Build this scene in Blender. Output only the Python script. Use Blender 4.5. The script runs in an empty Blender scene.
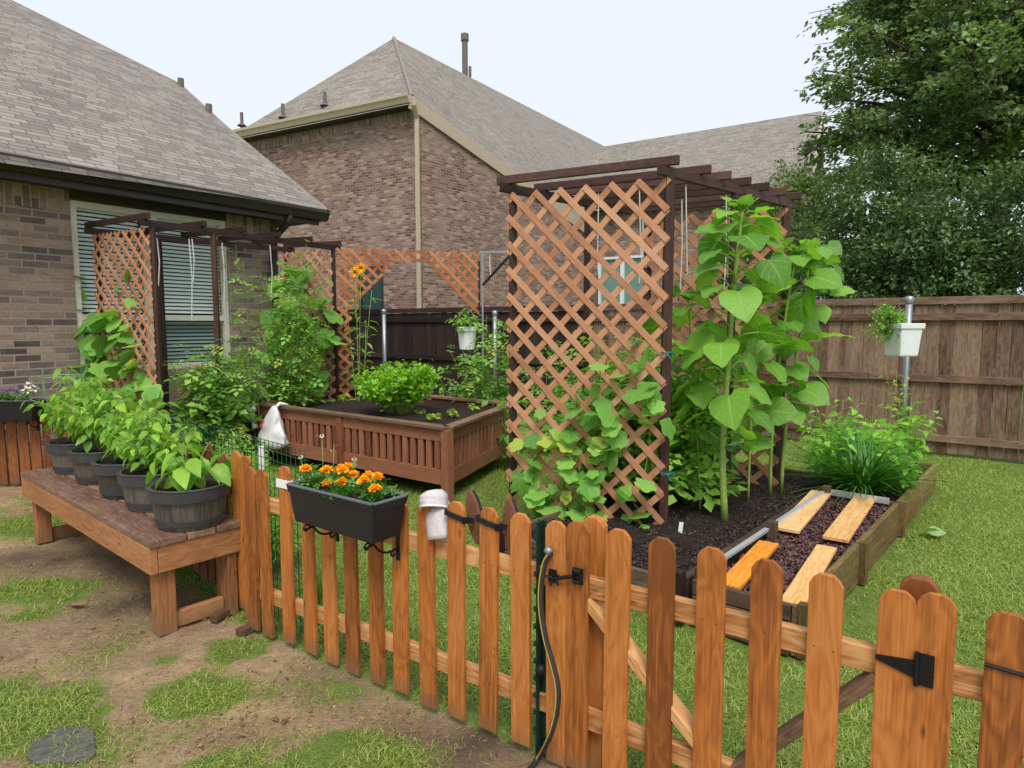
import bpy, bmesh, math, random
import numpy as np
from mathutils import Vector, Matrix, noise

R = math.radians
PI = math.pi
random.seed(7)
rng = np.random.default_rng(7)
scene = bpy.context.scene
C = scene.collection

# ------------------------------------------------------------------ camera
F_PX = 650.0
PITCH = math.atan(59.0 / F_PX)
CAM = Vector((0, 0, 1.6))
cd = bpy.data.cameras.new("camera")
cam = bpy.data.objects.new("camera", cd)
C.objects.link(cam)
cam.location = CAM
cam.rotation_euler = (R(90) - PITCH, 0, 0)
cd.sensor_width = 36.0
cd.lens = 36.0 * F_PX / 1024.0
cd.clip_start = 0.05
cd.clip_end = 2000.0
scene.camera = cam

# ------------------------------------------------------------------ sky, sun, exposure
SUN_EL, SUN_AZ = R(56), R(176)      # azimuth clockwise from +Y
world = bpy.data.worlds.new("World")
scene.world = world
world.use_nodes = True
wn = world.node_tree.nodes
wl = world.node_tree.links
wn.clear()
sky = wn.new("ShaderNodeTexSky")
sky.sky_type = 'NISHITA'
sky.sun_disc = False
sky.sun_elevation = SUN_EL
sky.sun_rotation = SUN_AZ
sky.air_density = 1.0
sky.dust_density = 4.0
veil = wn.new("ShaderNodeMixRGB")           # thin overcast: cloud veils most of the blue
veil.inputs[0].default_value = 0.86
veil.inputs[2].default_value = (7.9, 8.35, 9.1, 1)
bg = wn.new("ShaderNodeBackground")
bg.inputs[1].default_value = 0.1
wo = wn.new("ShaderNodeOutputWorld")
wl.new(sky.outputs[0], veil.inputs[1])
wl.new(veil.outputs[0], bg.inputs[0])
wl.new(bg.outputs[0], wo.inputs[0])
sd = bpy.data.lights.new("sun", 'SUN')
sd.energy = 2.3
sd.angle = R(24)
sd.color = (1.0, 0.95, 0.86)
sun = bpy.data.objects.new("sun", sd)
C.objects.link(sun)
sun.rotation_euler = (R(90) - SUN_EL, 0, PI - SUN_AZ)
_tosun = Vector((math.sin(SUN_AZ) * math.cos(SUN_EL), math.cos(SUN_AZ) * math.cos(SUN_EL), math.sin(SUN_EL)))
sun.rotation_euler = _tosun.to_track_quat('Z', 'Y').to_euler()
scene.view_settings.view_transform = 'Standard'
scene.view_settings.look = 'None'
scene.view_settings.exposure = 0.3
scene.view_settings.gamma = 1.0
scene.view_settings.use_curve_mapping = False
scene.cycles.max_bounces = 6
scene.cycles.transparent_max_bounces = 8
scene.cycles.use_denoising = True

# ------------------------------------------------------------------ surveying helpers (used once, to place things in metres)
_fw = Vector((0, math.cos(PITCH), -math.sin(PITCH)))
_up = Vector((0, math.sin(PITCH), math.cos(PITCH)))
def ray(px, py):
    return Vector(((px - 512) / F_PX, 0, 0)) + _up * (-(py - 384) / F_PX) + _fw
def atz(px, py, z=0.0):
    d = ray(px, py)
    return CAM + d * ((z - CAM.z) / d.z)
def atY(px, py, Y):
    d = ray(px, py)
    return CAM + d * (Y / d.y)
def onplane(px, py, p0, n):
    d = ray(px, py)
    return CAM + d * ((Vector(p0) - CAM).dot(n) / d.dot(n))
def onwall(px, py, p0, dr):
    """vertical plane through p0 along horizontal dr -> (distance along, height)"""
    n = Vector((-dr[1], dr[0], 0))
    p = onplane(px, py, p0, n)
    return (p - Vector(p0)).dot(Vector((dr[0], dr[1], 0))), p.z
def hdir(a, b):
    d = Vector((b[0] - a[0], b[1] - a[1], 0))
    return d.normalized()

# ------------------------------------------------------------------ scene helpers
WM = {}
def thing(name, label, cat, loc=(0, 0, 0), rotz=0.0, group=None):
    o = bpy.data.objects.new(name, None)
    o.empty_display_size = 0.1
    C.objects.link(o)
    o.location = loc
    o.rotation_euler = (0, 0, rotz)
    WM[o.name] = Matrix.Translation(Vector(loc)) @ Matrix.Rotation(rotz, 4, 'Z')
    o['label'] = label
    o['category'] = cat
    if group: o['group'] = group
    return o
def tag(o, label, cat, group=None):
    o['label'] = label
    o['category'] = cat
    if group: o['group'] = group
    return o
def place(me, name, mat, parent, loc=None, rot=None):
    o = bpy.data.objects.new(name, me)
    C.objects.link(o)
    if mat is not None:
        me.materials.clear()
        me.materials.append(mat)
    if parent is not None:
        o.parent = parent
        WM[o.name] = WM[parent.name]
    else:
        WM[o.name] = Matrix.Identity(4)
    if loc is not None: o.location = loc
    if rot is not None: o.rotation_euler = rot
    return o
def copy_tree(o, parent=None, loc=None, rotz=None):
    c = o.copy()
    C.objects.link(c)
    c.parent = parent
    if loc is not None: c.location = loc
    if rotz is not None: c.rotation_euler = (0, 0, rotz)
    for ch in list(o.children):
        copy_tree(ch, c)
    return c

class MB:
    """collects shapes, builds ONE mesh object; keeps a grain vector and a tone per vertex for wood"""
    def __init__(s):
        s.v, s.f, s.gr, s.tn, s.uv = [], [], [], [], {}
    def raw(s, verts, faces, gr=None, tone=None, uvs=None):
        b = len(s.v)
        s.v += [tuple(p) for p in verts]
        if gr is None: gr = [tuple(p) for p in verts]
        s.gr += gr
        t = random.random() if tone is None else tone
        s.tn += [t] * len(verts)
        for i, f in enumerate(faces):
            if uvs is not None: s.uv[len(s.f)] = uvs[i]
            s.f.append(tuple(b + k for k in f))
        return s
    def beam(s, p0, p1, w, h, up=(0, 0, 1), tone=None, taper=1.0):
        p0, p1 = Vector(p0), Vector(p1)
        a = p1 - p0
        L = a.length
        a = a / L
        u = Vector(up)
        if abs(a.dot(u)) > 0.98: u = Vector((0, 1, 0)) if abs(a.y) < .9 else Vector((1, 0, 0))
        x = a.cross(u).normalized()
        z = x.cross(a).normalized()
        off = (random.uniform(0, 60), random.uniform(0, 60), random.uniform(0, 60))
        vs, gs = [], []
        for t in (0, 1):
            k = 1.0 if t == 0 else taper
            for sx, sz in ((-1, -1), (1, -1), (1, 1), (-1, 1)):
                vs.append(p0 + a * (L * t) + x * (sx * w / 2 * k) + z * (sz * h / 2 * k))
                gs.append((off[0] + L * t, off[1] + sx * w / 2, off[2] + sz * h / 2))
        return s.raw(vs, [(0, 3, 2, 1), (4, 5, 6, 7), (0, 1, 5, 4), (1, 2, 6, 5), (2, 3, 7, 6), (3, 0, 4, 7)], gs, tone)
    def prism(s, outline, M, th, tone=None, axis=1):
        """2-D outline in local xz, thickness along local y (0..th), then matrix M"""
        n = len(outline)
        off = (random.uniform(0, 60), random.uniform(0, 60), random.uniform(0, 60))
        vs, gs = [], []
        for y in (0, th):
            for (x, z) in outline:
                vs.append(M @ Vector((x, y, z)))
                gs.append((off[0] + z, off[1] + x, off[2] + y) if axis == 1 else (off[0] + x, off[1] + z, off[2] + y))
        fs = [tuple(range(n)), tuple(range(2 * n - 1, n - 1, -1))]
        for i in range(n):
            j = (i + 1) % n
            fs.append((j, i, n + i, n + j))
        return s.raw(vs, fs, gs, tone)
    def slab(s, pts, th, u, v, inward=None):
        """flat polygon with thickness, metre UVs along u and v"""
        pts = [Vector(p) for p in pts]
        u, v = Vector(u), Vector(v)
        n = len(pts)
        nrm = Vector((0, 0, 0))
        for i in range(n):
            a, b = pts[i], pts[(i + 1) % n]
            nrm += Vector(((a.y - b.y) * (a.z + b.z), (a.z - b.z) * (a.x + b.x), (a.x - b.x) * (a.y + b.y)))
        nrm.normalize()
        back = [p - nrm * th for p in pts]
        allp = pts + back
        fs = [tuple(range(n)), tuple(range(2 * n - 1, n - 1, -1))]
        for i in range(n):
            j = (i + 1) % n
            fs.append((j, i, n + i, n + j))
        uvs = [[(allp[k].dot(u), allp[k].dot(v)) for k in f] for f in fs]
        return s.raw(allp, fs, None, None, uvs)
    def tube(s, pts, rad, n=8, tone=None, cap=True):
        pts = [Vector(p) for p in pts]
        m = len(pts)
        if not hasattr(rad, '__len__'): rad = [rad] * m
        vs, gs = [], []
        L = 0
        prev = None
        off = random.uniform(0, 60)
        for i in range(m):
            d = (pts[min(i + 1, m - 1)] - pts[max(i - 1, 0)])
            if d.length < 1e-9: d = Vector((0, 0, 1))
            d.normalize()
            if prev is None:
                ref = Vector((1, 0, 0)) if abs(d.x) < .8 else Vector((0, 1, 0))
            else:
                ref = prev
            x = (ref - d * ref.dot(d)).normalized()
            prev = x
            y = d.cross(x)
            if i: L += (pts[i] - pts[i - 1]).length
            for k in range(n):
                a = 2 * PI * k / n
                vs.append(pts[i] + (x * math.cos(a) + y * math.sin(a)) * rad[i])
                gs.append((off + L, math.cos(a) * rad[i], math.sin(a) * rad[i] + off))
        fs = []
        for i in range(m - 1):
            for k in range(n):
                k2 = (k + 1) % n
                fs.append((i * n + k, i * n + k2, (i + 1) * n + k2, (i + 1) * n + k))
        if cap:
            fs.append(tuple(range(n - 1, -1, -1)))
            fs.append(tuple((m - 1) * n + k for k in range(n)))
        return s.raw(vs, fs, gs, tone)
    def lathe(s, prof, n=24, c=(0, 0, 0), tone=None, sx=1.0, sy=1.0):
        vs, gs = [], []
        m = len(prof)
        for (r, z) in prof:
            for k in range(n):
                a = 2 * PI * k / n
                vs.append((c[0] + r * math.cos(a) * sx, c[1] + r * math.sin(a) * sy, c[2] + z))
                gs.append((z, a * 0.2, r))
        fs = []
        for i in range(m - 1):
            for k in range(n):
                k2 = (k + 1) % n
                fs.append((i * n + k, i * n + k2, (i + 1) * n + k2, (i + 1) * n + k))
        return s.raw(vs, fs, gs, tone)
    def ball(s, c, r, seg=10, sx=1, sy=1, sz=1, tone=None):
        prof = []
        m = max(4, seg // 2)
        for i in range(m + 1):
            t = -PI / 2 + PI * i / m
            prof.append((max(1e-4, r * math.cos(t)), r * math.sin(t) * sz))
        return s.lathe(prof, seg, c, tone, sx, sy)
    def build(s, name, mat, parent=None, local=False, smooth=False, bevel=0.0, loc=None, rot=None):
        me = bpy.data.meshes.new(name)
        vs = s.v
        if parent is not None and not local:
            inv = WM[parent.name].inverted()
            vs = [tuple(inv @ Vector(p)) for p in vs]
        me.from_pydata(vs, [], s.f)
        a = me.attributes.new("gr", 'FLOAT_VECTOR', 'POINT')
        a.data.foreach_set("vector", np.array(s.gr, dtype=np.float32).ravel())
        a = me.attributes.new("tone", 'FLOAT', 'POINT')
        a.data.foreach_set("value", np.array(s.tn, dtype=np.float32))
        if s.uv:
            ul = me.uv_layers.new(name="UVMap")
            for pi, p in enumerate(me.polygons):
                if pi in s.uv:
                    for k, li in enumerate(p.loop_indices):
                        ul.data[li].uv = s.uv[pi][k]
        if smooth:
            me.polygons.foreach_set("use_smooth", [True] * len(me.polygons))
        me.update()
        o = place(me, name, mat, parent, loc, rot)
        if bevel:
            b = o.modifiers.new("bevel", 'BEVEL')
            b.width = bevel
            b.segments = 2
            b.limit_method = 'ANGLE'
            b.harden_normals = False
        return o

# ------------------------------------------------------------------ leaves
def T_grid(rows, fold=0.15, droop=0.25, wav=0.0):
    """rows: (y, halfwidth, y-shift of the outer edge); five points across"""
    v, luv, f = [], [], []
    for (y, w, sh) in rows:
        for i, u in enumerate((-1, -.5, 0, .5, 1)):
            yy = y + sh * abs(u) ** 1.5
            x = u * w
            z = fold * abs(x) - droop * y * abs(y) - wav * (abs(u) > .9) * math.sin(y * 17 + u)
            v.append((x, yy, z))
            luv.append((u, y))
    for r in range(len(rows) - 1):
        for i in range(4):
            a = r * 5 + i
            f.append((a, a + 1, a + 6, a + 5))
    return dict(v=np.array(v, float), f=f, luv=np.array(luv, float))
T_HEART = T_grid([(0, .15, -.12), (.04, .32, -.16), (.12, .45, -.13), (.24, .505, -.08), (.38, .50, -.03), (.52, .43, -.01), (.66, .325, 0), (.79, .21, 0), (.9, .105, 0), (1, .008, 0)], .07, .20, .035)
T_OVATE = T_grid([(0, .02, 0), (.2, .2, 0), (.45, .24, 0), (.75, .14, 0), (1, .01, 0)], .3, .35, .01)
T_LANCE = T_grid([(0, .02, 0), (.25, .12, 0), (.55, .12, 0), (1, .01, 0)], .3, .4)
def T_mini(w=.28, fold=.12):
    v = np.array([(0, 0, 0), (-w, .5, fold), (0, 1, -.05), (w, .5, fold), (0, .5, -.02)], float)
    return dict(v=v, f=[(0, 4, 1), (1, 4, 2), (0, 3, 4), (4, 3, 2)], luv=np.array([(0, 0), (-1, .5), (0, 1), (1, .5), (0, .5)], float))
T_MINI = T_mini()
T_ROUND = T_mini(.42, .1)
def T_fan(lobes=(-128, -64, 0, 64, 128), per=6, depth=.24, droop=.25, cup=.10, spread=158, seed=0):
    """palmate leaf: pointed shallow lobes, a radial vein down each lobe"""
    rd = random.Random(seed)
    angs = []
    edges = [-spread] + [(lobes[i] + lobes[i + 1]) / 2 for i in range(len(lobes) - 1)] + [spread]
    for i in range(len(lobes)):
        for k in range(per):
            angs.append((edges[i] + (edges[i + 1] - edges[i]) * k / per, i))
    angs.append((spread, len(lobes) - 1))
    n = len(angs)
    v, luv, f = [(0, 0, 0)], [(0, 0)], []
    for ring in (.45, 1.0):
        for (ad, i) in angs:
            half = (edges[i + 1] - edges[i]) / 2
            q = min(1, abs(ad - lobes[i]) / half)
            size = 1.0 - .16 * abs(lobes[i]) / 128
            r = .52 * size * (1 - depth * q ** 1.2 * (.4 if ring < .9 else 1)) * (1 + rd.uniform(-.025, .025)) * ring
            a = R(ad)
            x, y = r * math.sin(a), r * math.cos(a) + .26 * ring
            v.append((x, y, cup * abs(x) * .8 - droop * (x * x + y * y) * .8 - (.03 * q if ring > .9 else 0)))
            luv.append((q * (1 if ad > lobes[i] else -1), ring * .8))
    for i in range(n - 1):
        f.append((0, 2 + i, 1 + i))
        a, b = 1 + i, 1 + n + i
        f.append((a, a + 1, b + 1, b))
    f.append((0, 1, n))
    return dict(v=np.array(v, float), f=f, luv=np.array(luv, float))
T_LOBED = T_fan()
T_LOBED_S = T_fan((-75, 0, 75), 4, .42, .2, .1, 125)
def T_pinnate():
    """compound leaf: leaflets along a stalk"""
    V, F, L = [], [], []
    base = T_mini(.33, .08)
    def add(org, ang, sc, dz):
        ca, sa = math.cos(ang), math.sin(ang)
        b = len(V)
        for (x, y, z), (u, w) in zip(base['v'], base['luv']):
            V.append((org[0] + sc * (x * ca + y * sa), org[1] + sc * (-x * sa + y * ca), dz + sc * z * 1.2))
            L.append((u, w))
        for t in base['f']: F.append(tuple(b + k for k in t))
    for y, sc in ((.22, .34), (.52, .42)):
        for sgn in (-1, 1):
            add((0, y), sgn * R(65), sc, -.25 * y * y)
    add((0, .66), 0, .46, -.16)
    return dict(v=np.array(V), f=F, luv=np.array(L))
T_PINN = T_pinnate()
def T_blade(n=4, w=.02, droop=.5):
    v, luv, f = [], [], []
    for i in range(n + 1):
        t = i / n
        ww = w * (1 - t ** 2) + .002
        v += [(-ww, t * (1 - .15 * droop * t), -droop * t * t), (ww, t * (1 - .15 * droop * t), -droop * t * t)]
        luv += [(-1, t), (1, t)]
        if i: f.append((2 * i - 2, 2 * i - 1, 2 * i + 1, 2 * i))
    return dict(v=np.array(v, float), f=f, luv=np.array(luv, float))

def frames(d, roll=None):
    d = np.asarray(d, float)
    d = d / np.linalg.norm(d, axis=1, keepdims=True)
    up = np.tile(np.array([0, 0, 1.0]), (len(d), 1))
    x = np.cross(d, up)
    ln = np.linalg.norm(x, axis=1, keepdims=True)
    bad = (ln[:, 0] < 1e-3)
    x[bad] = (1, 0, 0)
    ln[bad] = 1
    x = x / ln
    z = np.cross(x, d)
    if roll is not None:
        c, s = np.cos(roll)[:, None], np.sin(roll)[:, None]
        x, z = x * c + z * s, z * c - x * s
    return np.stack([x, d, z], axis=2)

class LB:
    """leaf batches -> one mesh"""
    def __init__(s):
        s.V, s.A, s.loops, s.tot, s.n = [], [], [], [], 0
    def add(s, T, org, d, scale, roll=None, tint=None, wid=1.0):
        org = np.asarray(org, float).reshape(-1, 3)
        n = len(org)
        if n == 0: return s
        d = np.asarray(d, float).reshape(-1, 3)
        if roll is None: roll = rng.normal(0, .35, n)
        if tint is None: tint = rng.random(n)
        scale = np.broadcast_to(np.asarray(scale, float), (n,))
        M = frames(d, np.asarray(roll, float))
        tv = T['v'] * np.array([wid, 1, 1])
        v = np.einsum('nij,kj->nki', M, tv) * scale[:, None, None] + org[:, None, :]
        k = len(tv)
        s.V.append(v.reshape(-1, 3))
        a = np.empty((n, k, 3))
        a[:, :, 0:2] = T['luv'][None]
        a[:, :, 2] = np.asarray(tint)[:, None]
        s.A.append(a.reshape(-1, 3))
        fl = np.concatenate([np.array(f) for f in T['f']])
        ft = np.array([len(f) for f in T['f']])
        off = (np.arange(n) * k)[:, None] + s.n
        s.loops.append((fl[None] + off).ravel())
        s.tot.append(np.tile(ft, n))
        s.n += n * k
        return s
    def build(s, name, mat, parent=None, smooth=True):
        if not s.V: return None
        V = np.concatenate(s.V)
        A = np.concatenate(s.A).astype(np.float32)
        lo = np.concatenate(s.loops).astype(np.int32)
        to = np.concatenate(s.tot).astype(np.int32)
        if parent is not None:
            inv = np.array(WM[parent.name].inverted())
            V = V @ inv[:3, :3].T + inv[:3, 3]
        me = bpy.data.meshes.new(name)
        me.vertices.add(len(V))
        me.vertices.foreach_set("co", V.astype(np.float32).ravel())
        me.loops.add(len(lo))
        me.loops.foreach_set("vertex_index", lo)
        me.polygons.add(len(to))
        st = np.concatenate([[0], np.cumsum(to)[:-1]]).astype(np.int32)
        me.polygons.foreach_set("loop_start", st)
        me.polygons.foreach_set("loop_total", to)
        me.update(calc_edges=True)
        me.validate()
        at = me.attributes.new("leaf", 'FLOAT_VECTOR', 'POINT')
        at.data.foreach_set("vector", A.ravel())
        if smooth: me.polygons.foreach_set("use_smooth", np.ones(len(to), bool))
        return place(me, name, mat, parent)

def dirs(az, pitch):
    az, pitch = np.asarray(az, float), np.asarray(pitch, float)
    return np.stack([np.cos(az) * np.cos(pitch), np.sin(az) * np.cos(pitch), np.sin(pitch)], axis=-1)
# ------------------------------------------------------------------ materials
class NT:
    def __init__(s, name):
        s.m = bpy.data.materials.new(name)
        s.m.use_nodes = True
        s.t = s.m.node_tree
        s.t.nodes.clear()
        s.out = s.n("ShaderNodeOutputMaterial")
    def n(s, kind, **kw):
        o = s.t.nodes.new(kind)
        for k, v in kw.items(): setattr(o, k, v)
        return o
    def l(s, a, b): s.t.links.new(a, b)
    def attr(s, name): return s.n("ShaderNodeAttribute", attribute_name=name)
    def mapping(s, vec, scale, loc=None):
        m = s.n("ShaderNodeMapping")
        m.inputs['Scale'].default_value = scale
        if loc: m.inputs['Location'].default_value = loc
        s.l(vec, m.inputs[0])
        return m.outputs[0]
    def noise(s, vec, scale, detail=4, rough=.55, dist=0.0):
        o = s.n("ShaderNodeTexNoise")
        o.inputs['Scale'].default_value = scale
        o.inputs['Detail'].default_value = detail
        o.inputs['Roughness'].default_value = rough
        o.inputs['Distortion'].default_value = dist
        if vec is not None: s.l(vec, o.inputs['Vector'])
        return o.outputs['Fac']
    def ramp(s, fac, stops, interp='LINEAR'):
        o = s.n("ShaderNodeValToRGB")
        cr = o.color_ramp
        cr.interpolation = interp
        while len(cr.elements) < len(stops): cr.elements.new(.5)
        for e, (p, c) in zip(cr.elements, stops):
            e.position = p
            e.color = (c[0], c[1], c[2], 1) if hasattr(c, '__len__') else (c, c, c, 1)
        s.l(fac, o.inputs[0])
        return o.outputs[0]
    def mix(s, fac, a, b, mode='MIX'):
        o = s.n("ShaderNodeMixRGB", blend_type=mode)
        for i, x in ((0, fac), (1, a), (2, b)):
            if hasattr(x, 'links'): s.l(x, o.inputs[i])
            elif i == 0: o.inputs[0].default_value = x
            else: o.inputs[i].default_value = (x[0], x[1], x[2], 1)
        return o.outputs[0]
    def math(s, op, a, b=None, clamp=False):
        o = s.n("ShaderNodeMath", operation=op)
        o.use_clamp = clamp
        for i, x in ((0, a), (1, b)):
            if x is None: continue
            if hasattr(x, 'links'): s.l(x, o.inputs[i])
            else: o.inputs[i].default_value = x
        return o.outputs[0]
    def bump(s, h, strength=.3, dist=.01):
        o = s.n("ShaderNodeBump")
        o.inputs['Strength'].default_value = strength
        o.inputs['Distance'].default_value = dist
        s.l(h, o.inputs['Height'])
        return o.outputs[0]
    def bsdf(s, color, rough=.6, normal=None, metal=0.0, spec=.4):
        b = s.n("ShaderNodeBsdfPrincipled")
        if hasattr(color, 'links'): s.l(color, b.inputs['Base Color'])
        else: b.inputs['Base Color'].default_value = (color[0], color[1], color[2], 1)
        if hasattr(rough, 'links'): s.l(rough, b.inputs['Roughness'])
        else: b.inputs['Roughness'].default_value = rough
        b.inputs['Metallic'].default_value = metal
        b.inputs['Specular IOR Level'].default_value = spec
        if normal is not None: s.l(normal, b.inputs['Normal'])
        return b
    def done(s, sh):
        s.l(sh.outputs[0] if hasattr(sh, 'outputs') else sh, s.out.inputs[0])
        return s.m

def lin(r, g, b):
    f = lambda c: (c / 255 / 12.92) if c <= 10 else ((c / 255 + .055) / 1.055) ** 2.4
    return (f(r), f(g), f(b))

def mat_wood(name, dark, mid, light, rough=.55, ring=.5, wear=None, weara=.0, spec=.35, knots=True, dirt=None):
    t = NT(name)
    g = t.attr("gr").outputs['Vector']
    oi = t.n("ShaderNodeObjectInfo")
    vm = t.n("ShaderNodeVectorMath", operation='MULTIPLY_ADD')
    cb = t.n("ShaderNodeCombineXYZ")
    for i in range(3): t.l(oi.outputs['Random'], cb.inputs[i])
    t.l(cb.outputs[0], vm.inputs[0])
    vm.inputs[1].default_value = (53, 37, 71)
    t.l(g, vm.inputs[2])
    g = vm.outputs[0]
    fine = t.noise(t.mapping(g, (3, 140, 140)), 1.0, 5, .6)
    warp = t.noise(t.mapping(g, (2.2, 9, 9)), 1.0, 3, .5, .4)
    rings = t.math('FRACT', t.math('MULTIPLY', t.math('ADD', warp, t.math('MULTIPLY', fine, .08)), 9.0))
    rings = t.math('PINGPONG', rings, .5)
    blot = t.noise(t.mapping(g, (1.6, 6, 6)), 1.0, 4, .6)
    f = t.math('ADD', t.math('MULTIPLY', fine, .55), t.math('MULTIPLY', rings, ring))
    f = t.math('ADD', f, t.math('MULTIPLY', t.math('SUBTRACT', blot, .5), .5))
    f = t.math('ADD', f, t.math('MULTIPLY', t.math('SUBTRACT', t.attr("tone").outputs['Fac'], .5), .34))
    f = t.math('ADD', f, t.math('MULTIPLY', t.math('SUBTRACT', oi.outputs['Random'], .5), .22))
    col = t.ramp(f, [(.12, dark), (.42, mid), (.75, light)])
    if knots:
        vo = t.n("ShaderNodeTexVoronoi")
        vo.inputs['Scale'].default_value = 1.0
        t.l(t.mapping(g, (4.0, 11, 11)), vo.inputs['Vector'])
        k = t.ramp(t.math('ADD', vo.outputs['Distance'], t.math('MULTIPLY', fine, .05)), [(.05, 1.0), (.13, 0.0)])
        col = t.mix(t.math('MULTIPLY', k, .8), col, tuple(c * .35 for c in dark))
    if wear:
        wv = t.ramp(t.noise(t.mapping(g, (2.5, 18, 18)), 1.0, 6, .7), [(.48, 0.0), (.62, 1.0)])
        col = t.mix(t.math('MULTIPLY', wv, weara), col, wear)
    if dirt:
        ge = t.n("ShaderNodeNewGeometry")
        sx = t.n("ShaderNodeSeparateXYZ")
        t.l(ge.outputs['Position'], sx.inputs[0])
        dn = t.noise(ge.outputs['Position'], 9, 4, .6)
        hgt = t.math('ADD', sx.outputs['Z'], t.math('MULTIPLY', t.math('SUBTRACT', dn, .5), .14))
        col = t.mix(t.ramp(hgt, [(.02, .75), (.12, 0.0)]), col, dirt)   # splashed mud near the ground
    nb = t.bump(f, .35, .004)
    return t.done(t.bsdf(col, t.ramp(fine, [(.3, rough - .1), (.7, rough + .12)]), nb, 0, spec))

def mat_plain(name, color, rough=.5, metal=0.0, var=.15, scale=20, bump=.1, spec=.4):
    t = NT(name)
    tc = t.n("ShaderNodeTexCoord").outputs['Object']
    nz = t.noise(tc, scale, 5, .6)
    c2 = tuple(min(1, c * (1 + var)) for c in color)
    c1 = tuple(c * (1 - var) for c in color)
    col = t.ramp(nz, [(.3, c1), (.7, c2)])
    return t.done(t.bsdf(col, rough, t.bump(nz, bump, .004) if bump else None, metal, spec))

def mat_leaf(name, dark, light, vein=None, transl=.35, rough=.42, veinamt=.5, yellow=None, yel=.06):
    t = NT(name)
    a = t.attr("leaf")
    sx = t.n("ShaderNodeSeparateXYZ")
    t.l(a.outputs['Vector'], sx.inputs[0])
    u, v, ti = sx.outputs[0], sx.outputs[1], sx.outputs[2]
    tc = t.n("ShaderNodeTexCoord").outputs['Object']
    nz = t.noise(tc, 35, 3)
    f = t.math('ADD', t.math('MULTIPLY', ti, .75), t.math('MULTIPLY', nz, .3))
    stops = [(.1, dark), (.85, light)]
    col = t.ramp(f, stops)
    if yellow: col = t.mix(t.ramp(ti, [(1 - yel - .02, 0.0), (1 - yel, 1.0)]), col, yellow)
    au = t.math('ABSOLUTE', u)
    if vein:
        mid = t.ramp(au, [(.02, 1.0), (.1, 0.0)])
        side = t.math('PINGPONG', t.math('FRACT', t.math('SUBTRACT', t.math('MULTIPLY', v, 5.0), t.math('MULTIPLY', au, 2.0))), .5)
        side = t.ramp(side, [(.03, .6), (.1, 0.0)])
        col = t.mix(t.math('MULTIPLY', t.math('MAXIMUM', mid, side), veinamt), col, vein)
        h = t.math('SUBTRACT', nz, t.math('MAXIMUM', mid, side))
    else:
        h = nz
    nb = t.bump(h, .4, .006)
    b = t.bsdf(col, rough, nb, 0, .4)
    tr = t.n("ShaderNodeBsdfTranslucent")
    t.l(t.mix(1.0, col, (1.5, 1.5, .7), 'MULTIPLY'), tr.inputs[0])
    ms = t.n("ShaderNodeMixShader")
    ms.inputs[0].default_value = transl
    t.l(b.outputs[0], ms.inputs[1])
    t.l(tr.outputs[0], ms.inputs[2])
    return t.done(ms)

def mat_brick(name, stops, mortar, bw=.205, bh=.075, mw=.009, soot=.5):
    t = NT(name)
    uv = t.n("ShaderNodeTexCoord").outputs['UV']
    wob = t.n("ShaderNodeMixRGB", blend_type='ADD')
    b = t.n("ShaderNodeTexBrick")
    b.inputs['Color1'].default_value = (0, 0, 0, 1)
    b.inputs['Color2'].default_value = (1, 1, 1, 1)
    b.inputs['Mortar'].default_value = (.5, .5, .5, 1)
    b.inputs['Scale'].default_value = 1.0
    b.inputs['Mortar Size'].default_value = mw
    b.inputs['Mortar Smooth'].default_value = .25
    b.inputs['Brick Width'].default_value = bw
    b.inputs['Row Height'].default_value = bh
    wn_ = t.n("ShaderNodeTexNoise")
    wn_.inputs['Scale'].default_value = 14
    t.l(uv, wn_.inputs['Vector'])
    wob.inputs[0].default_value = .006
    t.l(uv, wob.inputs[1])
    t.l(wn_.outputs['Color'], wob.inputs[2])
    t.l(wob.outputs[0], b.inputs['Vector'])
    n1 = t.noise(uv, 30, 6, .7)
    n2 = t.noise(uv, 1.1, 4, .6)
    n3 = t.noise(t.mapping(uv, (5, 22, 1)), 1, 4, .7)
    f = t.math('ADD', b.outputs['Color'], t.math('MULTIPLY', t.math('SUBTRACT', n3, .5), .5))
    col = t.ramp(f, stops)
    col = t.mix(.55, col, t.ramp(n1, [(.25, .35), (.75, 1.5)]), 'MULTIPLY')
    col = t.mix(t.math('MULTIPLY', t.ramp(n2, [(.4, 0.0), (.65, 1.0)]), .3), col, tuple(c * 1.3 for c in mortar))
    col = t.mix(b.outputs['Fac'], col, mortar)
    h = t.math('ADD', t.math('MULTIPLY', t.math('SUBTRACT', 1.0, b.outputs['Fac']), 1.0), t.math('MULTIPLY', n1, .5))
    return t.done(t.bsdf(col, .85, t.bump(h, .7, .012), 0, .25))

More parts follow.
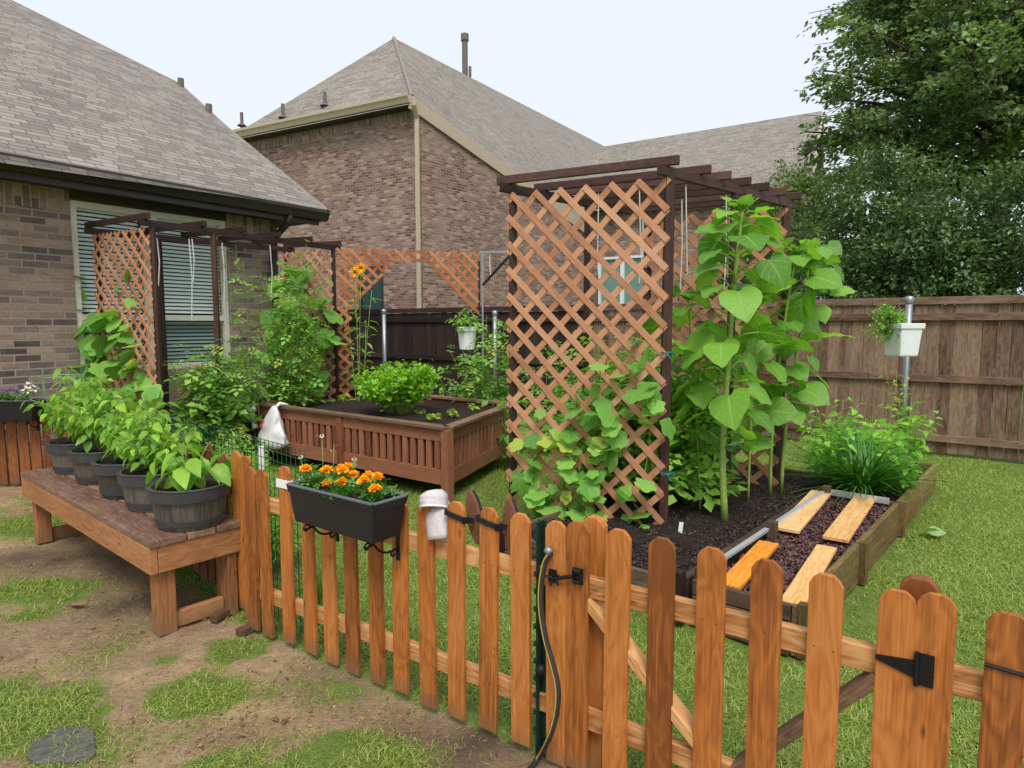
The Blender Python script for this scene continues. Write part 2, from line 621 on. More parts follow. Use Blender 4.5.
def mat_shingle(name, stops, bw=.24, bh=.082):
    t = NT(name)
    uv = t.n("ShaderNodeTexCoord").outputs['UV']
    b = t.n("ShaderNodeTexBrick")
    b.inputs['Color1'].default_value = (0, 0, 0, 1)
    b.inputs['Color2'].default_value = (1, 1, 1, 1)
    b.inputs['Mortar'].default_value = (0, 0, 0, 1)
    b.inputs['Scale'].default_value = 1.0
    b.inputs['Mortar Size'].default_value = .006
    b.inputs['Mortar Smooth'].default_value = .3
    b.inputs['Brick Width'].default_value = bw
    b.inputs['Row Height'].default_value = bh
    b.offset = .37
    b.squash = .7
    b.squash_frequency = 3
    t.l(uv, b.inputs['Vector'])
    n1 = t.noise(uv, 260, 3, .7)
    n2 = t.noise(uv, .5, 5, .6)
    n3 = t.noise(t.mapping(uv, (1, .3, 1)), 6, 3, .6)
    f = t.math('ADD', t.math('MULTIPLY', b.outputs['Color'], .62), t.math('MULTIPLY', n3, .4))
    col = t.ramp(f, stops)
    col = t.mix(.7, col, t.ramp(n1, [(.2, .6), (.8, 1.4)]), 'MULTIPLY')
    col = t.mix(.6, col, t.ramp(n2, [(.3, .82), (.7, 1.14)]), 'MULTIPLY')
    sx = t.n("ShaderNodeSeparateXYZ")
    t.l(uv, sx.inputs[0])
    row = t.math('FRACT', t.math('DIVIDE', sx.outputs[1], bh))
    col = t.mix(t.math('MULTIPLY', b.outputs['Fac'], .55), col, (.03, .028, .026))  # dark joints, with shadow lines under the shingle rows painted in
    thick = t.math('MULTIPLY', t.math('ROUND', b.outputs['Color']), .5)
    h = t.math('ADD', t.math('SUBTRACT', 1.0, row), thick)
    h = t.math('ADD', h, t.math('MULTIPLY', n1, .2))
    return t.done(t.bsdf(col, .9, t.bump(h, .8, .02), 0, .2))

M = {}
M['picket'] = mat_wood("orange_stained_pine", lin(118, 66, 28), lin(180, 109, 49), lin(208, 144, 80), .5, .32, wear=lin(150, 98, 52), weara=.25, dirt=lin(120, 92, 66))
M['picket_pale'] = mat_wood("pale_stained_pine", lin(150, 96, 50), lin(198, 148, 94), lin(222, 182, 132), .6, .45)
M['picket_old'] = mat_wood("dark_stained_pine", lin(84, 46, 24), lin(132, 80, 44), lin(160, 106, 64), .6, .4, dirt=lin(110, 86, 64))
M['lattice'] = mat_wood("lattice_stain", lin(160, 108, 78), lin(196, 142, 108), lin(214, 166, 132), .65, .2, knots=False)
M['lattice_dim'] = mat_wood("lattice_faded_stain", lin(150, 88, 52), lin(190, 122, 80), lin(206, 146, 104), .65, .2, knots=False)
M['darkpost'] = mat_wood("dark_brown_stain", lin(40, 24, 20), lin(66, 42, 36), lin(96, 68, 58), .55, .3)
M['planter'] = mat_wood("redwood_stain", lin(104, 60, 44), lin(150, 96, 72), lin(170, 118, 94), .55, .25)
M['planter_rim'] = mat_wood("worn_rim_wood", lin(84, 62, 46), lin(122, 94, 72), lin(158, 130, 102), .65, .4)
M['bench_top'] = mat_wood("wet_bench_wood", lin(96, 70, 58), lin(142, 112, 96), lin(168, 140, 122), .42, .4, wear=lin(92, 60, 48), weara=.35)
M['bench'] = mat_wood("bench_frame_wood", lin(118, 74, 46), lin(166, 114, 74), lin(192, 144, 102), .55, .35, dirt=lin(128, 100, 74))
M['fence'] = mat_wood("weathered_cedar", lin(62, 45, 36), lin(110, 85, 69), lin(150, 124, 104), .8, .4, wear=lin(152, 136, 122), weara=.32, spec=.2)
M['fence_dark'] = mat_wood("dark_stained_cedar", lin(34, 24, 24), lin(58, 44, 42), lin(80, 64, 60), .75, .3, spec=.2)
M['bedwall'] = mat_wood("damp_green_timber", lin(74, 58, 34), lin(120, 98, 60), lin(154, 130, 88), .75, .35, wear=lin(92, 92, 56), weara=.4, spec=.2)
M['bedgrey'] = mat_wood("grey_bed_timber", lin(56, 44, 38), lin(92, 74, 62), lin(124, 104, 88), .8, .35, spec=.2)
M['plank'] = mat_wood("fresh_pine_plank", lin(176, 118, 60), lin(216, 166, 104), lin(232, 192, 138), .5, .5)
M['plank_o'] = mat_wood("orange_plank", lin(190, 108, 24), lin(222, 142, 46), lin(236, 170, 80), .45, .5)
M['black'] = mat_plain("black_plastic", (.012, .013, .015), .45, 0, .2, 40, .05)
M['iron'] = mat_plain("black_iron", (.01, .01, .011), .5, .3, .2, 60, .1)
M['blackbag'] = mat_plain("black_fabric", (.012, .012, .016), .8, 0, .3, 60, .3)
M['galv'] = mat_plain("galvanised_steel", (.32, .34, .36), .42, .7, .12, 30, .05)
M['alum'] = mat_plain("aluminium_strip", (.62, .66, .72), .35, .5, .1, 30, .05)
M['white'] = mat_plain("white_plastic", (.78, .8, .82), .4, 0, .05, 12, .03)
M['whitetrim'] = mat_plain("cream_window_frame", lin(226, 218, 206), .5, 0, .06, 12, .03)
M['gutter'] = mat_plain("dark_bronze_gutter", lin(54, 48, 46), .4, 0, .15, 14, .05)
M['soffit'] = mat_plain("dark_brown_soffit", lin(70, 58, 52), .7, 0, .12, 9, .05)
M['tan'] = mat_plain("tan_trim_paint", lin(182, 166, 146), .55, 0, .07, 9, .03)
M['ridge'] = mat_plain('shingle_ridge', lin(140, 130, 123), .9, 0, .2, 30, .4, .2)
M['vent'] = mat_plain("grey_vent_pipe", lin(106, 98, 96), .6, 0, .12, 20, .05)
M['glass'] = mat_plain("window_glass", (.022, .034, .036), .08, 0, .2, 3, .0, 1.0)
M['greenpane'] = mat_plain("green_shaded_glass", lin(48, 78, 76), .2, 0, .12, 2, 0, .6)
M['screen_pane'] = mat_plain("pale_teal_shade", lin(112, 150, 142), .3, 0, .1, 2, 0, .5)
M['blind'] = mat_plain("pale_mint_blind", lin(232, 244, 238), .5, 0, .05, 12, .0)
M['blind_low'] = mat_plain('screen_dimmed_blind', lin(140, 160, 156), .6, 0, .05, 12, .0)  # darker copy of the blind: dimming by a window screen put into the colour
M['string'] = mat_plain("white_twine", (.72, .73, .75), .7, 0, .1, 90, .1)
M['tie'] = mat_plain("teal_plant_tie", (.0, .15, .13), .5, 0, .1, 30, 0)
M['tpost'] = mat_plain("dark_green_steel_paint", lin(24, 50, 40), .5, .2, .5, 26, .2)
M['hose'] = mat_plain("black_hose_rubber", lin(48, 46, 44), .5, 0, .2, 40, .1)
M['hosey'] = mat_plain("yellow_hose_stripe", lin(186, 158, 70), .5, 0, .1, 40, .05)
M['bag'] = mat_plain("white_thin_plastic", (.72, .71, .74), .35, 0, .06, 14, .5)
M['redink'] = mat_plain("red_print", lin(220, 74, 110), .5, 0, .15, 60, 0)
M['pot'] = mat_wood("barrel_pot_plastic", lin(60, 57, 53), lin(100, 94, 86), lin(130, 122, 112), .5, .3, knots=False)
M['potband'] = mat_plain("barrel_band_plastic", lin(60, 63, 65), .45, 0, .25, 14, .15)
M['suede'] = mat_plain("pale_grey_canvas", lin(196, 190, 192), .85, 0, .1, 50, .3)
M['cork'] = mat_plain("brown_footbed", lin(112, 72, 48), .7, 0, .2, 40, .2)
M['stone'] = mat_plain("dark_wet_slab", lin(86, 86, 78), .6, 0, .45, 34, 1.0)
M['wire'] = mat_plain("green_coated_wire", lin(40, 84, 62), .5, .2, .2, 30, 0)
M['cage'] = mat_plain("pale_green_wire", lin(120, 168, 138), .5, .2, .2, 30, 0)

M['brick_tan'] = mat_brick("tan_brown_brick", [(.0, lin(80, 66, 68)), (.25, lin(120, 101, 96)), (.5, lin(150, 126, 112)), (.75, lin(174, 151, 132)), (1.0, lin(128, 104, 100))], lin(164, 152, 144), .245, .076)
M['brick_red'] = mat_brick("mottled_red_brick", [(.0, lin(92, 69, 64)), (.3, lin(124, 95, 86)), (.55, lin(140, 108, 96)), (.8, lin(156, 125, 110)), (1.0, lin(178, 152, 138))], lin(156, 138, 128), .175, .062, .008)
M['shingle'] = mat_shingle("weathered_wood_shingle", [(.1, lin(114, 107, 102)), (.5, lin(138, 131, 124)), (.9, lin(158, 150, 142))])
M['shingle_far'] = mat_shingle("grey_brown_shingle", [(.1, lin(120, 113, 107)), (.45, lin(140, 133, 125)), (.8, lin(154, 147, 139))])

M['leaf_sun'] = mat_leaf("sunflower_leaf", lin(66, 122, 40), lin(138, 190, 70), lin(174, 206, 118), .42, .45, .45)
M['leaf_cuke'] = mat_leaf("cucumber_leaf", lin(84, 144, 52), lin(152, 204, 96), lin(178, 212, 130), .4, .5, .4, lin(186, 200, 84), .03)
M['leaf_pepper'] = mat_leaf("pepper_leaf", lin(74, 132, 36), lin(156, 202, 74), lin(172, 208, 108), .36, .36, .35)
M['leaf_tom'] = mat_leaf("tomato_leaf", lin(78, 130, 52), lin(160, 202, 96), None, .35, .5, 0, lin(178, 176, 84), .05)
M['leaf_celery'] = mat_leaf("celery_leaf", lin(74, 138, 24), lin(160, 208, 58), None, .4, .4)
M['leaf_basil'] = mat_leaf("basil_leaf", lin(90, 160, 40), lin(160, 216, 76), None, .38, .4)
M['leaf_chive'] = mat_leaf("chive_leaf", lin(44, 94, 34), lin(88, 144, 54), None, .3, .4)
M['leaf_seed'] = mat_leaf("seedling_leaf", lin(120, 160, 50), lin(186, 200, 84), None, .4, .5)
M['leaf_mari'] = mat_leaf("marigold_leaf", lin(46, 100, 36), lin(96, 156, 66), None, .3, .5)
M['leaf_weed'] = mat_leaf("meadow_leaf", lin(104, 158, 58), lin(168, 210, 96), None, .4, .5)
M['leaf_grey'] = mat_leaf("dusty_leaf", lin(78, 96, 92), lin(128, 144, 136), None, .3, .6)
M['leaf_tree'] = mat_leaf("oak_leaf", lin(48, 74, 52), lin(142, 168, 110), None, .3, .42)
M['leaf_shrub'] = mat_leaf("shrub_leaf", lin(36, 60, 38), lin(112, 140, 84), None, .28, .36)
M['leaf_shrub2'] = mat_leaf("young_tree_leaf", lin(66, 96, 46), lin(128, 154, 82), None, .35, .45)
M['leaf_dry'] = mat_leaf("fallen_leaf", lin(110, 150, 84), lin(150, 186, 120), lin(186, 206, 150), .3, .5)
M['petal_o'] = mat_leaf("orange_petal", lin(240, 152, 14), lin(254, 202, 40), None, .3, .55)
M['petal_y'] = mat_leaf("yellow_petal", lin(236, 176, 18), lin(252, 214, 40), None, .3, .55)
M['petal_p'] = mat_leaf("violet_petal", lin(96, 66, 150), lin(150, 120, 190), None, .3, .55)
M['petal_w'] = mat_leaf("white_petal", lin(214, 220, 210), lin(246, 248, 240), None, .3, .55)
M['stem'] = mat_plain("green_stem", lin(134, 160, 76), .55, 0, .2, 30, .1)
M['stem_dk'] = mat_plain("dull_stem", lin(96, 112, 62), .6, 0, .25, 30, .1)
M['bark'] = mat_plain("grey_bark", lin(78, 66, 56), .9, 0, .35, 14, .6)

def mat_soil(name, c0, c1, c2, sc=60, chips=False):
    t = NT(name)
    ge = t.n("ShaderNodeNewGeometry").outputs['Position']
    n1 = t.noise(ge, sc, 6, .75)
    vo = t.n("ShaderNodeTexVoronoi")
    vo.inputs['Scale'].default_value = sc * 1.3
    t.l(ge, vo.inputs['Vector'])
    f = t.math('ADD', t.math('MULTIPLY', n1, .6), t.math('MULTIPLY', vo.outputs['Color'], .45))
    col = t.ramp(f, [(.25, c0), (.5, c1), (.78, c2)])
    h = t.math('ADD', n1, t.math('MULTIPLY', vo.outputs['Distance'], -.8))
    return t.done(t.bsdf(col, .85, t.bump(h, 1.0, .03), 0, .25))
M['soil'] = mat_soil("dark_garden_soil", lin(22, 18, 18), lin(48, 38, 36), lin(84, 68, 62))
M['mulch'] = mat_soil("red_brown_mulch", lin(36, 22, 24), lin(78, 52, 52), lin(118, 88, 86), 55)

def mat_ground():
    t = NT("lawn_and_bare_earth")
    ge = t.n("ShaderNodeNewGeometry").outputs['Position']
    g = t.attr("grass").outputs['Fac']
    w = t.attr("wet").outputs['Fac']
    n1 = t.noise(ge, 1.4, 5, .6)
    n2 = t.noise(ge, 14, 6, .7)
    n3 = t.noise(ge, 90, 5, .75)
    n4 = t.noise(t.mapping(ge, (5, 40, 1)), 1, 6, .75)
    ea = t.ramp(t.math('ADD', t.math('MULTIPLY', n1, .7), t.math('MULTIPLY', n2, .35)),
                [(.32, lin(126, 105, 84)), (.5, lin(174, 147, 116)), (.68, lin(214, 182, 144))])
    ea = t.mix(.75, ea, t.ramp(t.math('ADD', t.math('MULTIPLY', n3, .6), t.math('MULTIPLY', n4, .4)), [(.3, .4), (.64, 1.35)]), 'MULTIPLY')
    ea = t.mix(w, ea, lin(98, 80, 66))
    gr = t.ramp(t.math('ADD', t.math('MULTIPLY', n3, .5), t.math('MULTIPLY', n2, .5)),
                [(.3, lin(70, 90, 38)), (.5, lin(110, 134, 56)), (.72, lin(146, 160, 84))])
    edge = t.ramp(t.math('ADD', g, t.math('MULTIPLY', t.math('SUBTRACT', t.math('ADD', t.math('MULTIPLY', n2, .5), t.math('MULTIPLY', n3, .5)), .5), 1.7)), [(.42, 0.0), (.54, 1.0)])
    col = t.mix(edge, ea, gr)
    h = t.math('ADD', t.math('MULTIPLY', n2, .8), t.math('MULTIPLY', n3, .6))
    h = t.math('ADD', h, t.math('MULTIPLY', n4, .4))
    return t.done(t.bsdf(col, t.ramp(n1, [(.3, .7), (.7, .92)]), t.bump(h, .9, .035), 0, .25))
M['ground'] = mat_ground()
def mat_grass():
    t = NT("grass_blades")
    a = t.attr("leaf")
    sx = t.n("ShaderNodeSeparateXYZ")
    t.l(a.outputs['Vector'], sx.inputs[0])
    ge = t.n("ShaderNodeNewGeometry").outputs['Position']
    n1 = t.noise(ge, 1.1, 4, .6)
    f = t.math('ADD', t.math('MULTIPLY', sx.outputs[2], .7), t.math('MULTIPLY', n1, .4))
    col = t.ramp(f, [(.15, lin(88, 116, 42)), (.45, lin(134, 160, 66)), (.78, lin(168, 184, 96)), (.97, lin(190, 188, 124))])
    b = t.bsdf(col, .5, None, 0, .3)
    tr = t.n("ShaderNodeBsdfTranslucent")
    t.l(t.mix(1.0, col, (1.3, 1.3, .7), 'MULTIPLY'), tr.inputs[0])
    ms = t.n("ShaderNodeMixShader")
    ms.inputs[0].default_value = .3
    t.l(b.outputs[0], ms.inputs[1])
    t.l(tr.outputs[0], ms.inputs[2])
    return t.done(ms)
M['grass'] = mat_grass()
# ------------------------------------------------------------------ picket fence survey line
FA = atz(274, 635, .03); FB = atz(525, 745, .03)
FD = hdir(FA, FB)                                   # along the fence, towards the right and nearer
FN = Vector((-FD.y, FD.x, 0))                       # towards the garden
FO = Vector((FB.x, FB.y, 0))
FROT = math.atan2(FD.y, FD.x)
KINK = FO + FD * (onwall(214, 459, FO, FD)[0])      # where the fence bends behind the bench
FAR_END = Vector((-4.50, 6.38, 0))
GD = hdir(KINK, FAR_END)
def inside(x, y):
    """signed distance into the garden from the picket line"""
    p = Vector((x, y, 0))
    if (p - KINK).dot(FD) > 0: return (p - FO).dot(FN)
    n = Vector((GD.y, -GD.x, 0))
    if n.dot(Vector((.5, 1, 0))) < 0: n = -n
    return (p - KINK).dot(n)

# grass patches outside the fence, bare patches; (px, py, radius along x, radius along y, amount)
PATCH = []
for px, py, rx, ry, k in [(25, 525, .55, .5, .8), (25, 592, .45, .25, .9), (30, 610, .3, .16, .6), (20, 720, .32, .30, 1.0), (75, 745, .3, .2, .7), (0, 690, .25, .2, .7),
                          (200, 690, .24, .20, .9), (235, 650, .18, .2, .8), (165, 660, .14, .1, .5), (330, 755, .36, .16, .95), (240, 762, .2, .1, .8), (215, 606, .14, .15, .7),
                          (130, 500, .5, .4, .4), (60, 495, .5, .5, .5), (270, 690, .16, .1, .5), (160, 768, .2, .1, .4), (420, 790, .3, .15, .6)]:
    p = atz(px, py)
    PATCH.append((p.x, p.y, rx, ry, k))
WET = []
for px, py, rx, ry, k in [(60, 560, .8, .25, .8), (150, 600, .5, .3, .9), (230, 735, .25, .12, .6), (480, 745, .5, .25, .8), (20, 560, .4, .2, .6), (330, 690, .3, .18, .5)]:
    p = atz(px, py)
    WET.append((p.x, p.y, rx, ry, k))
def nz(x, y, s, o=0.0):
    return noise.fractal(Vector((x * s + o, y * s - o, o)), 1.0, 2.0, 4)
def grass_amt(x, y):
    ins = inside(x, y)
    if ins > 0:
        g = .95 + .25 * nz(x, y, .8, 3)
        if ins < .15: g *= .45 + ins / .15 * .55
        return min(1, max(.3, g))
    g = .13 + .34 * max(0, nz(x, y, 1.7, 9) + .18)
    for (cx, cy, rx, ry, k) in PATCH:
        d = ((x - cx) / rx) ** 2 + ((y - cy) / ry) ** 2
        g = max(g, k * math.exp(-d * .8) * (1.0 + .5 * nz(x, y, 4, 5)))
    if y > 7.5: g = max(g, .8)
    return min(1, max(0, g))
def wet_amt(x, y):
    w = 0
    for (cx, cy, rx, ry, k) in WET:
        d = ((x - cx) / rx) ** 2 + ((y - cy) / ry) ** 2
        w = max(w, k * math.exp(-d))
    return min(1, w * (1 + .6 * nz(x, y, 3, 2)))

def axis(lo, hi, step, far):
    a = list(np.arange(lo, hi + 1e-6, step))
    s, x = step, hi
    while x < far:
        s *= 1.35; x += s; a.append(x)
    s, x = step, lo
    pre = []
    while x > -far:
        s *= 1.35; x -= s; pre.append(x)
    return np.array(pre[::-1] + a)
gx = axis(-4.4, 4.6, .04, 420)
gy = axis(.9, 7.6, .04, 420)
V, G, W = [], [], []
for y in gy:
    for x in gx:
        near = abs(x) < 7 and -1 < y < 10
        z = 0.0
        if near:
            z = .012 * nz(x, y, 2.2) + .006 * nz(x, y, 9, 4)
            if inside(x, y) < 0: z += .012 * nz(x, y, 5, 7)
            z -= .006
            G.append(grass_amt(x, y)); W.append(wet_amt(x, y))
        else:
            G.append(.9); W.append(0)
        V.append((x, y, z))
nx_, ny_ = len(gx), len(gy)
fa = [(j * nx_ + i, j * nx_ + i + 1, (j + 1) * nx_ + i + 1, (j + 1) * nx_ + i) for j in range(ny_ - 1) for i in range(nx_ - 1)]
me = bpy.data.meshes.new("ground")
me.from_pydata(V, [], fa)
for nm, arr in (("grass", G), ("wet", W)):
    a = me.attributes.new(nm, 'FLOAT', 'POINT')
    a.data.foreach_set("value", np.array(arr, np.float32))
me.polygons.foreach_set("use_smooth", [True] * len(me.polygons))
ground = place(me, "ground", M['ground'], None)
ground['kind'] = 'structure'

# ------------------------------------------------------------------ raised bed survey (also keeps grass out)
BO = atz(690, 577, .26); BO.z = 0
BA = hdir(BO, atz(825, 488, .26))                   # along the beds, away
BB = Vector((-BA.y, BA.x, 0))                       # towards the left
def bed(t, b, z=0.0): return BO + BA * t + BB * b + Vector((0, 0, z))
PLZ = .68
PF = atz(447, 428, PLZ); PL = atz(261, 404, PLZ); PBK = atz(350, 389, PLZ)
for p in (PF, PL, PBK): p.z = 0
PR = PF + (PBK - PL)
def in_bed(x, y):
    p = Vector((x, y, 0)) - BO
    t, b = p.dot(BA), p.dot(BB)
    if -.08 < t < 4.3 and -.6 < b < 1.4: return True
    return False

# ------------------------------------------------------------------ grass blades (near lawn and patches)
def scatter_grass():
    N = 1150000
    x = rng.uniform(-5.0, 5.6, N); y = 1.25 * (9.0 / 1.25) ** rng.random(N)
    keep = np.abs(x) < y * .86 + .2
    x, y = x[keep], y[keep]
    ok, hs = [], []
    for a, b in zip(x, y):
        k = a - BO.x
        if in_bed(a, b): ok.append(False); hs.append(0); continue
        g = grass_amt(a, b)
        i_ = inside(a, b) > 0
        thr = g * (1.0 if i_ else .95) - (.0 if i_ else .08)
        ok.append(random.random() < thr)
        hs.append((.030 if i_ else .034) * (.45 + .75 * g))
    ok = np.array(ok); hs = np.array(hs)[ok]
    x, y = x[ok], y[ok]
    n = len(x)
    # bigger blades with distance keep the lawn covered
    grow = np.clip(y / 3.0, .75, 2.2)
    hs = hs * rng.uniform(.6, 1.35, n) * grow ** .25
    T = T_blade(2, .046, .7)
    d = dirs(rng.uniform(0, 2 * PI, n), rng.uniform(R(18), R(80), n))
    lb = LB()
    lb.add(T, np.stack([x, y, np.full(n, -.008)], 1), d, hs, rng.uniform(-.5, .5, n), rng.random(n))
    V_ = lb.V[0].reshape(n, -1, 3)
    o = lb.build("grass", M['grass'], None, False)
    o['kind'] = 'stuff'
    o['label'] = "short green grass of the lawn and the patches in bare earth"
    o['category'] = "grass"
    print("grass blades", n)
scatter_grass()

def dry_litter():
    n = 7000
    P = []
    while len(P) < n:
        y = 1.4 * (6.5 / 1.4) ** random.random(); x = random.uniform(-.85, .5) * y
        if inside(x, y) < .1 and noise.noise(Vector((x * 1.8, y * 1.8, 8))) > -.25: P.append((x, y, random.uniform(.0, .006)))
    lb = LB()
    lb.add(T_blade(2, .05, .25), np.array(P), dirs(rng.uniform(0, 2 * PI, n), rng.normal(.06, .16, n)), .026 * rng.uniform(.3, 1.4, n), rng.uniform(-.8, .8, n), rng.random(n))
    o = lb.build("dry_litter", M['litter'], None, False)
    o['kind'] = 'stuff'; o['label'] = "dead grass and twig litter strewn over the bare earth"; o['category'] = "litter"
M['litter'] = mat_leaf("dead_grass", lin(78, 60, 46), lin(166, 138, 104), None, .1, .8)
dry_litter()

# ------------------------------------------------------------------ left house
EZ = 3.2
E0 = atz(0, 158, EZ); E1 = atz(319, 213, EZ)
ED = hdir(E0, E1)
EIN = Vector((-ED.y, ED.x, 0))                       # into the house
WI = .40
W0 = E0 + EIN * WI - ED * 4.0; W0.z = 0
WLEN = (E1 - E0).length + 4.0 - .42
house = thing("brick_house", "tan brown brick house at the left with a big blind-covered window and dark gutter", "house", tuple(W0))
def wl_(px, py): return onwall(px, py, W0, ED)
def wpt(s, z, out=0.0): return W0 + ED * s - EIN * out + Vector((0, 0, z))
wx0 = wl_(75, 290)[0]; wx1 = wl_(229, 290)[0]
wz1 = (wl_(75, 203)[1] + wl_(229, 219)[1]) / 2; wz0 = wl_(85, 374)[1]
ztop = EZ - .135
def wallrect(mb, s0, s1, z0, z1, th=.12, swap=False):
    u, v = (ED, Vector((0, 0, 1))) if not swap else (Vector((0, 0, 1)), ED)
    mb.slab([wpt(s0, z0), wpt(s1, z0), wpt(s1, z1), wpt(s0, z1)], th, u, v)
mb = MB()
ZS = ztop - .235                                     # soldier course band
wallrect(mb, 0, wx0, -.2, ZS); wallrect(mb, wx1, WLEN, -.2, ZS)
wallrect(mb, wx0, wx1, -.2, wz0)
if wz1 < ZS: wallrect(mb, wx0, wx1, wz1, ZS)
# return wall along the far side
cor = wpt(WLEN, 0)
mb.slab([cor + Vector((0, 0, -.2)), cor + EIN * 9 + Vector((0, 0, -.2)), cor + EIN * 9 + Vector((0, 0, ztop)), cor + Vector((0, 0, ztop))], .12, EIN, (0, 0, 1))
mb.build("wall", M['brick_tan'], house)
mb = MB()
zt = max(ZS, wz1)
wallrect(mb, 0, wx0 - .002, ZS + .001, ztop, .12, True); wallrect(mb, wx1 + .002, WLEN, ZS + .001, ztop, .12, True)
mb.build("soldier_course", M['brick_tan'], house)
mb = MB()
mb.beam(wpt(wx0 + .001, (wz1 + ztop) / 2 + .001, -.05), wpt(wx1 - .001, (wz1 + ztop) / 2 + .001, -.05), .1, max(.05, ztop - wz1 - .002))
mb.build("window_head", M['soffit'], house)
# window
fr = MB()
fw = .07
def wbar(mb, s0, z0, s1, z1, w, dep=.06, out=-.05):
    mb.beam(wpt(s0, z0, out), wpt(s1, z1, out), dep if abs(z1 - z0) > abs(s1 - s0) else dep, w, up=(0, 0, 1) if abs(z1 - z0) < abs(s1 - s0) else tuple(ED))
wbar(fr, wx0, wz1 - fw / 2, wx1, wz1 - fw / 2, fw)
wbar(fr, wx0, wz0 + fw / 2, wx1, wz0 + fw / 2, fw)
wbar(fr, wx0 + fw / 2, wz0 + fw, wx0 + fw / 2, wz1 - fw, fw)
wbar(fr, wx1 - fw / 2, wz0 + fw, wx1 - fw / 2, wz1 - fw, fw)
wmid = wl_(154, 290)[0]
wbar(fr, wmid, wz0 + fw, wmid, wz1 - fw, .17)
zr = wl_(190, 318)[1]
wbar(fr, wx0 + fw, zr, wmid - .085, zr, .07, .05); wbar(fr, wmid + .085, zr, wx1 - fw, zr, .07, .05)
win = fr.build("window", M['whitetrim'], house, bevel=.004)
pn = MB()
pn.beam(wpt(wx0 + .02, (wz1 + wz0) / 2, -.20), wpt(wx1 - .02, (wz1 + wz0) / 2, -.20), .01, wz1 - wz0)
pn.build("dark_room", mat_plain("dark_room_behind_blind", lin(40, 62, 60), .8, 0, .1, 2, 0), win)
bl = MB()
for a, b in ((wx0 + .06, wmid - .09), (wmid + .09, wx1 - .06)):
    z = wz1 - .075
    while z > zr + .05:
        bl.beam(wpt(a, z, -.13), wpt(b, z, -.13), .039, .003, up=tuple((Vector((0, 0, 1)) * .55 - EIN * .83)))
        z -= .047
bl.build("blind", M['blind'], win)
bl = MB()
for a, b in ((wx0 + .06, wmid - .09), (wmid + .09, wx1 - .06)):
    z = zr - .07
    while z > wz0 + .09:
        bl.beam(wpt(a, z, -.13), wpt(b, z, -.13), .039, .003, up=tuple((Vector((0, 0, 1)) * .55 - EIN * .83)))
        z -= .047
bl.build("blind", M['blind_low'], win)
# soffit, fascia, gutter
mb = MB()
a0 = E0 - ED * 4.0
mb.slab([a0 + Vector((0, 0, -.13)), a0 + EIN * (WI + .1) + Vector((0, 0, -.13)), E1 + EIN * (WI + .1) + Vector((0, 0, -.13)), E1 + Vector((0, 0, -.13))], .02, ED, EIN)
mb.slab([E1 - ED * .42 + EIN * (WI + .1) + Vector((0, 0, -.13)), E1 - ED * .42 + EIN * 9 + Vector((0, 0, -.13)), E1 + EIN * 9 + Vector((0, 0, -.13)), E1 + EIN * (WI + .1) + Vector((0, 0, -.13))], .02, ED, EIN)
mb.build("soffit", M['soffit'], house)
gt = MB()
zc = Vector((0, 0, -.02))
prof = [(0, -.11), (.075, -.11), (.10, -.05), (.125, -.01), (.125, .035), (.113, .035), (.113, 0), (.09, -.045), (.068, -.098), (.012, -.098), (.012, .035), (0, .035)]
def gutter(mb, A, B, outd, prof=prof, z=0.0):
    n = len(prof)
    vs = [Vector(P) + Vector(outd) * x + Vector((0, 0, zz + z)) for P in (A, B) for (x, zz) in prof]
    fs = [tuple(range(n)), tuple(range(2 * n - 1, n - 1, -1))] + [((i + 1) % n, i, n + i, n + (i + 1) % n) for i in range(n)]
    mb.raw(vs, fs)
gutter(gt, a0, E1 + ED * .10, -EIN)
gutter(gt, E1 - EIN * .02, E1 + EIN * 9, ED)
gt.beam(a0 + Vector((0, 0, -.08)) + EIN * .012, E1 + Vector((0, 0, -.08)) + EIN * .012, .02, .2)
gt.build("gutter", M['gutter'], house, bevel=.004)
dn = MB()
ds = wl_(271, 240)[0]
dn.tube([wpt(ds, EZ - .1, WI + .04), wpt(ds, EZ - .2, WI + .0), wpt(ds, EZ - .36, .12), wpt(ds, EZ - .46, .05), wpt(ds, EZ - .7, .05), wpt(ds, .1, .05)], .045, 8)
dn.build("downspout", M['gutter'], house, smooth=True)
# roof: hip in front (38 deg) and the higher, steeper slope behind
RP = R(38)
FNV = (Vector((0, 0, 1)) * math.cos(RP) - EIN * math.sin(RP)).normalized()
FU = (Vector((0, 0, 1)) * math.sin(RP) + EIN * math.cos(RP)).normalized()
lip = Vector((0, 0, .045))
EE1 = E1 + ED * .08 - EIN * .08 + lip - FU * .0; EE0 = a0 - EIN * .08 + lip
A1 = onplane(61, 73, EE0, FNV); L1 = onplane(0, 95, EE0, FNV); L2 = L1 + (L1 - A1) * 1.4
rf = MB()
T3 = onplane(10, 0, EE0, FNV); T3b = CAM + (T3 - CAM) * 1.06
gn = (A1 - EE1).cross(T3b - EE1).normalized()
if gn.z < 0: gn = -gn
T1 = onplane(227, 127, EE1, gn); T2 = onplane(180, 84, EE1, gn)
T4 = T3b + (T3b - T2) * 1.1; L2g = CAM + (L2 - CAM) * 1.03
print("roof depths", EE1, A1, L1, T1, T2, T3b, gn)
gu = Vector((-gn.y, gn.x, 0)).normalized() * -1.0
gv = gn.cross(gu); gv = gv if gv.z > 0 else -gv
rf.slab([EE0, EE1, A1, L1, L2], .05, ED, FU)
rf.slab([EE1, T1, T2, T3b, A1], .05, ED, FU)
rf.slab([A1, T3b, T4, L2g, L1], .05, ED, FU)
roof = rf.build("roof", M['shingle'], house)
cp = MB()
def capstrip(mb, A, B, w=.07):
    mb.tube([A + Vector((0, 0, -.015)), B + Vector((0, 0, -.015))], w * .4, 6)
